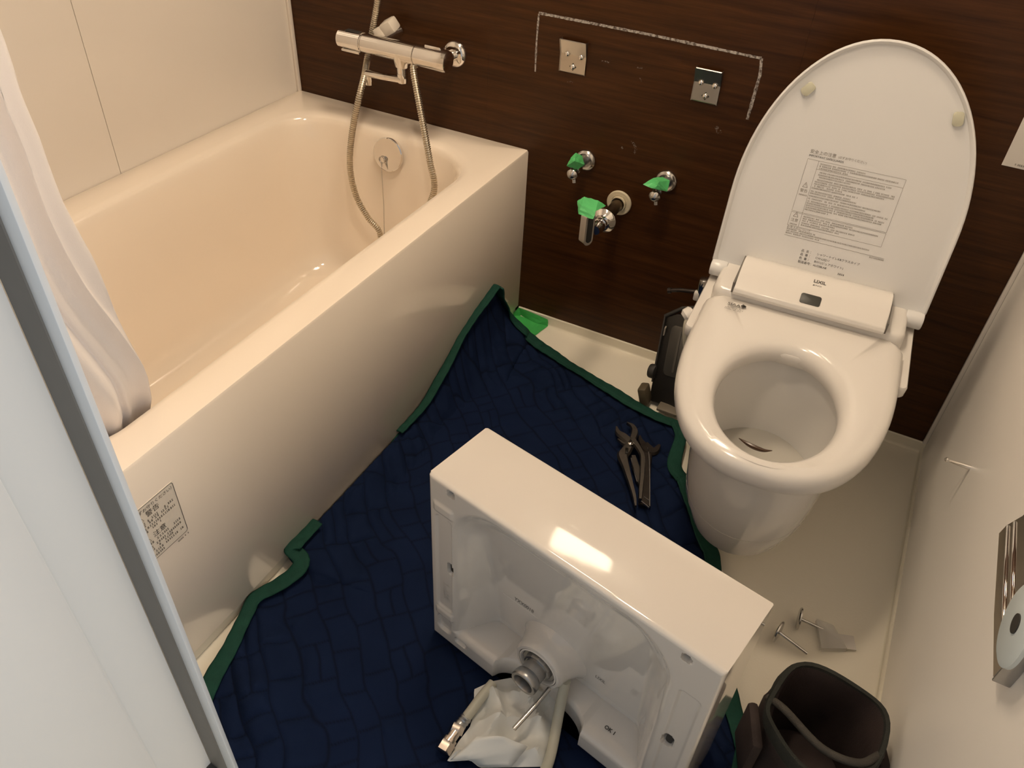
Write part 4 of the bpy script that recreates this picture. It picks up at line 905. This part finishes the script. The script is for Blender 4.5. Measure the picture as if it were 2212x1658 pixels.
obj('strap', tube(spline([(-.085, .0, .165), (-.06, -.02, .185), (.0, -.05, .182), (.05, -.05, .186), (.082, -.01, .17)], 8), .006, 10), mat('strap_web', (0.045, 0.04, 0.033), .8, var=(60, .3), bump=(600, .4)), tb)

# ------------------------------------------------------------------ right wall fittings
pg = empty('wall_peg', 'small chrome peg with ball end on the right wall beside the toilet', 'peg', (XR, -.4380, .3420))
obj('ball', lathe([(0, .0001), (.0005, .0020), (.003, .0042), (.0055, .0040), (.008, .0022)], (-.042, 0, 0), X_, 18), M_chrome, pg)
obj('shaft', lathe([(0, .0022), (.030, .0048), (.035, .0052)], (-.035, 0, 0), X_, 18), M_chrome, pg)
ph = empty('paper_holder', 'polished steel plate of a toilet paper holder on the right wall', 'paper holder', (XR, -.9, .60))
hp_ = [(-1.0195, .5376), (-.9262, .530), (-.79, .5314), (-.7953, .5524), (-.8214, .5974), (-.835, .64), (-.85, .70), (-.87, .74), (-1.02, .74), (-1.0200, .60)]
hpl = [(-(a + .9) * -1, b - .60) for a, b in hp_]
obj('plate', prism(hpl, (-.017, 0, 0), (0, 1, 0), Z_, (-1, 0, 0), .0015), mat('polished_steel', (0.60, 0.55, 0.50), 0.06, 1.0, var=(6, .05)), ph, smooth=False)
obj('side_plate', B((-.009, -.120, .035), (.018, .003, .205), None, .001), M_galv, ph)
obj('back_block', B((-.008, 0, .06), (.015, .15, .12), None, .003), M_alu, ph)
for zr_ in (-.042, -.022): obj('light_streak', cyl((-.0185, -.062 if zr_ < -.03 else -.058, zr_), (-.0185, .098 if zr_ < -.03 else .086, zr_), .0026, 16, bev=.0008), M_chrome, ph)  # light streaks reflected in the plate, shaped as raised bars
cc = Vector(at(2205, 1352, 0, XR - .02)) - Vector((XR, -.9, .60))
obj('reflection_disc', lathe([(0, .047), (.004, .047), (.006, .043), (.006, .0001)], cc + Vector((.0, 0, .0)), (-1, 0, 0), 40), mat('reflection_pale', (0.55, 0.62, 0.64), .4, var=(6, .05)), ph, label='pale disc standing for a reflection in the plate')  # reflection in the plate, shaped as a pale solid disc
obj('reflection_core', lathe([(0, .011), (.0015, .011), (.0015, .0001)], cc + Vector((-.006, -.003, .004)), (-1, 0, 0), 24), M_dark, ph)  # dark middle of the reflection, shaped as a small disc

bpy.context.view_layer.update()
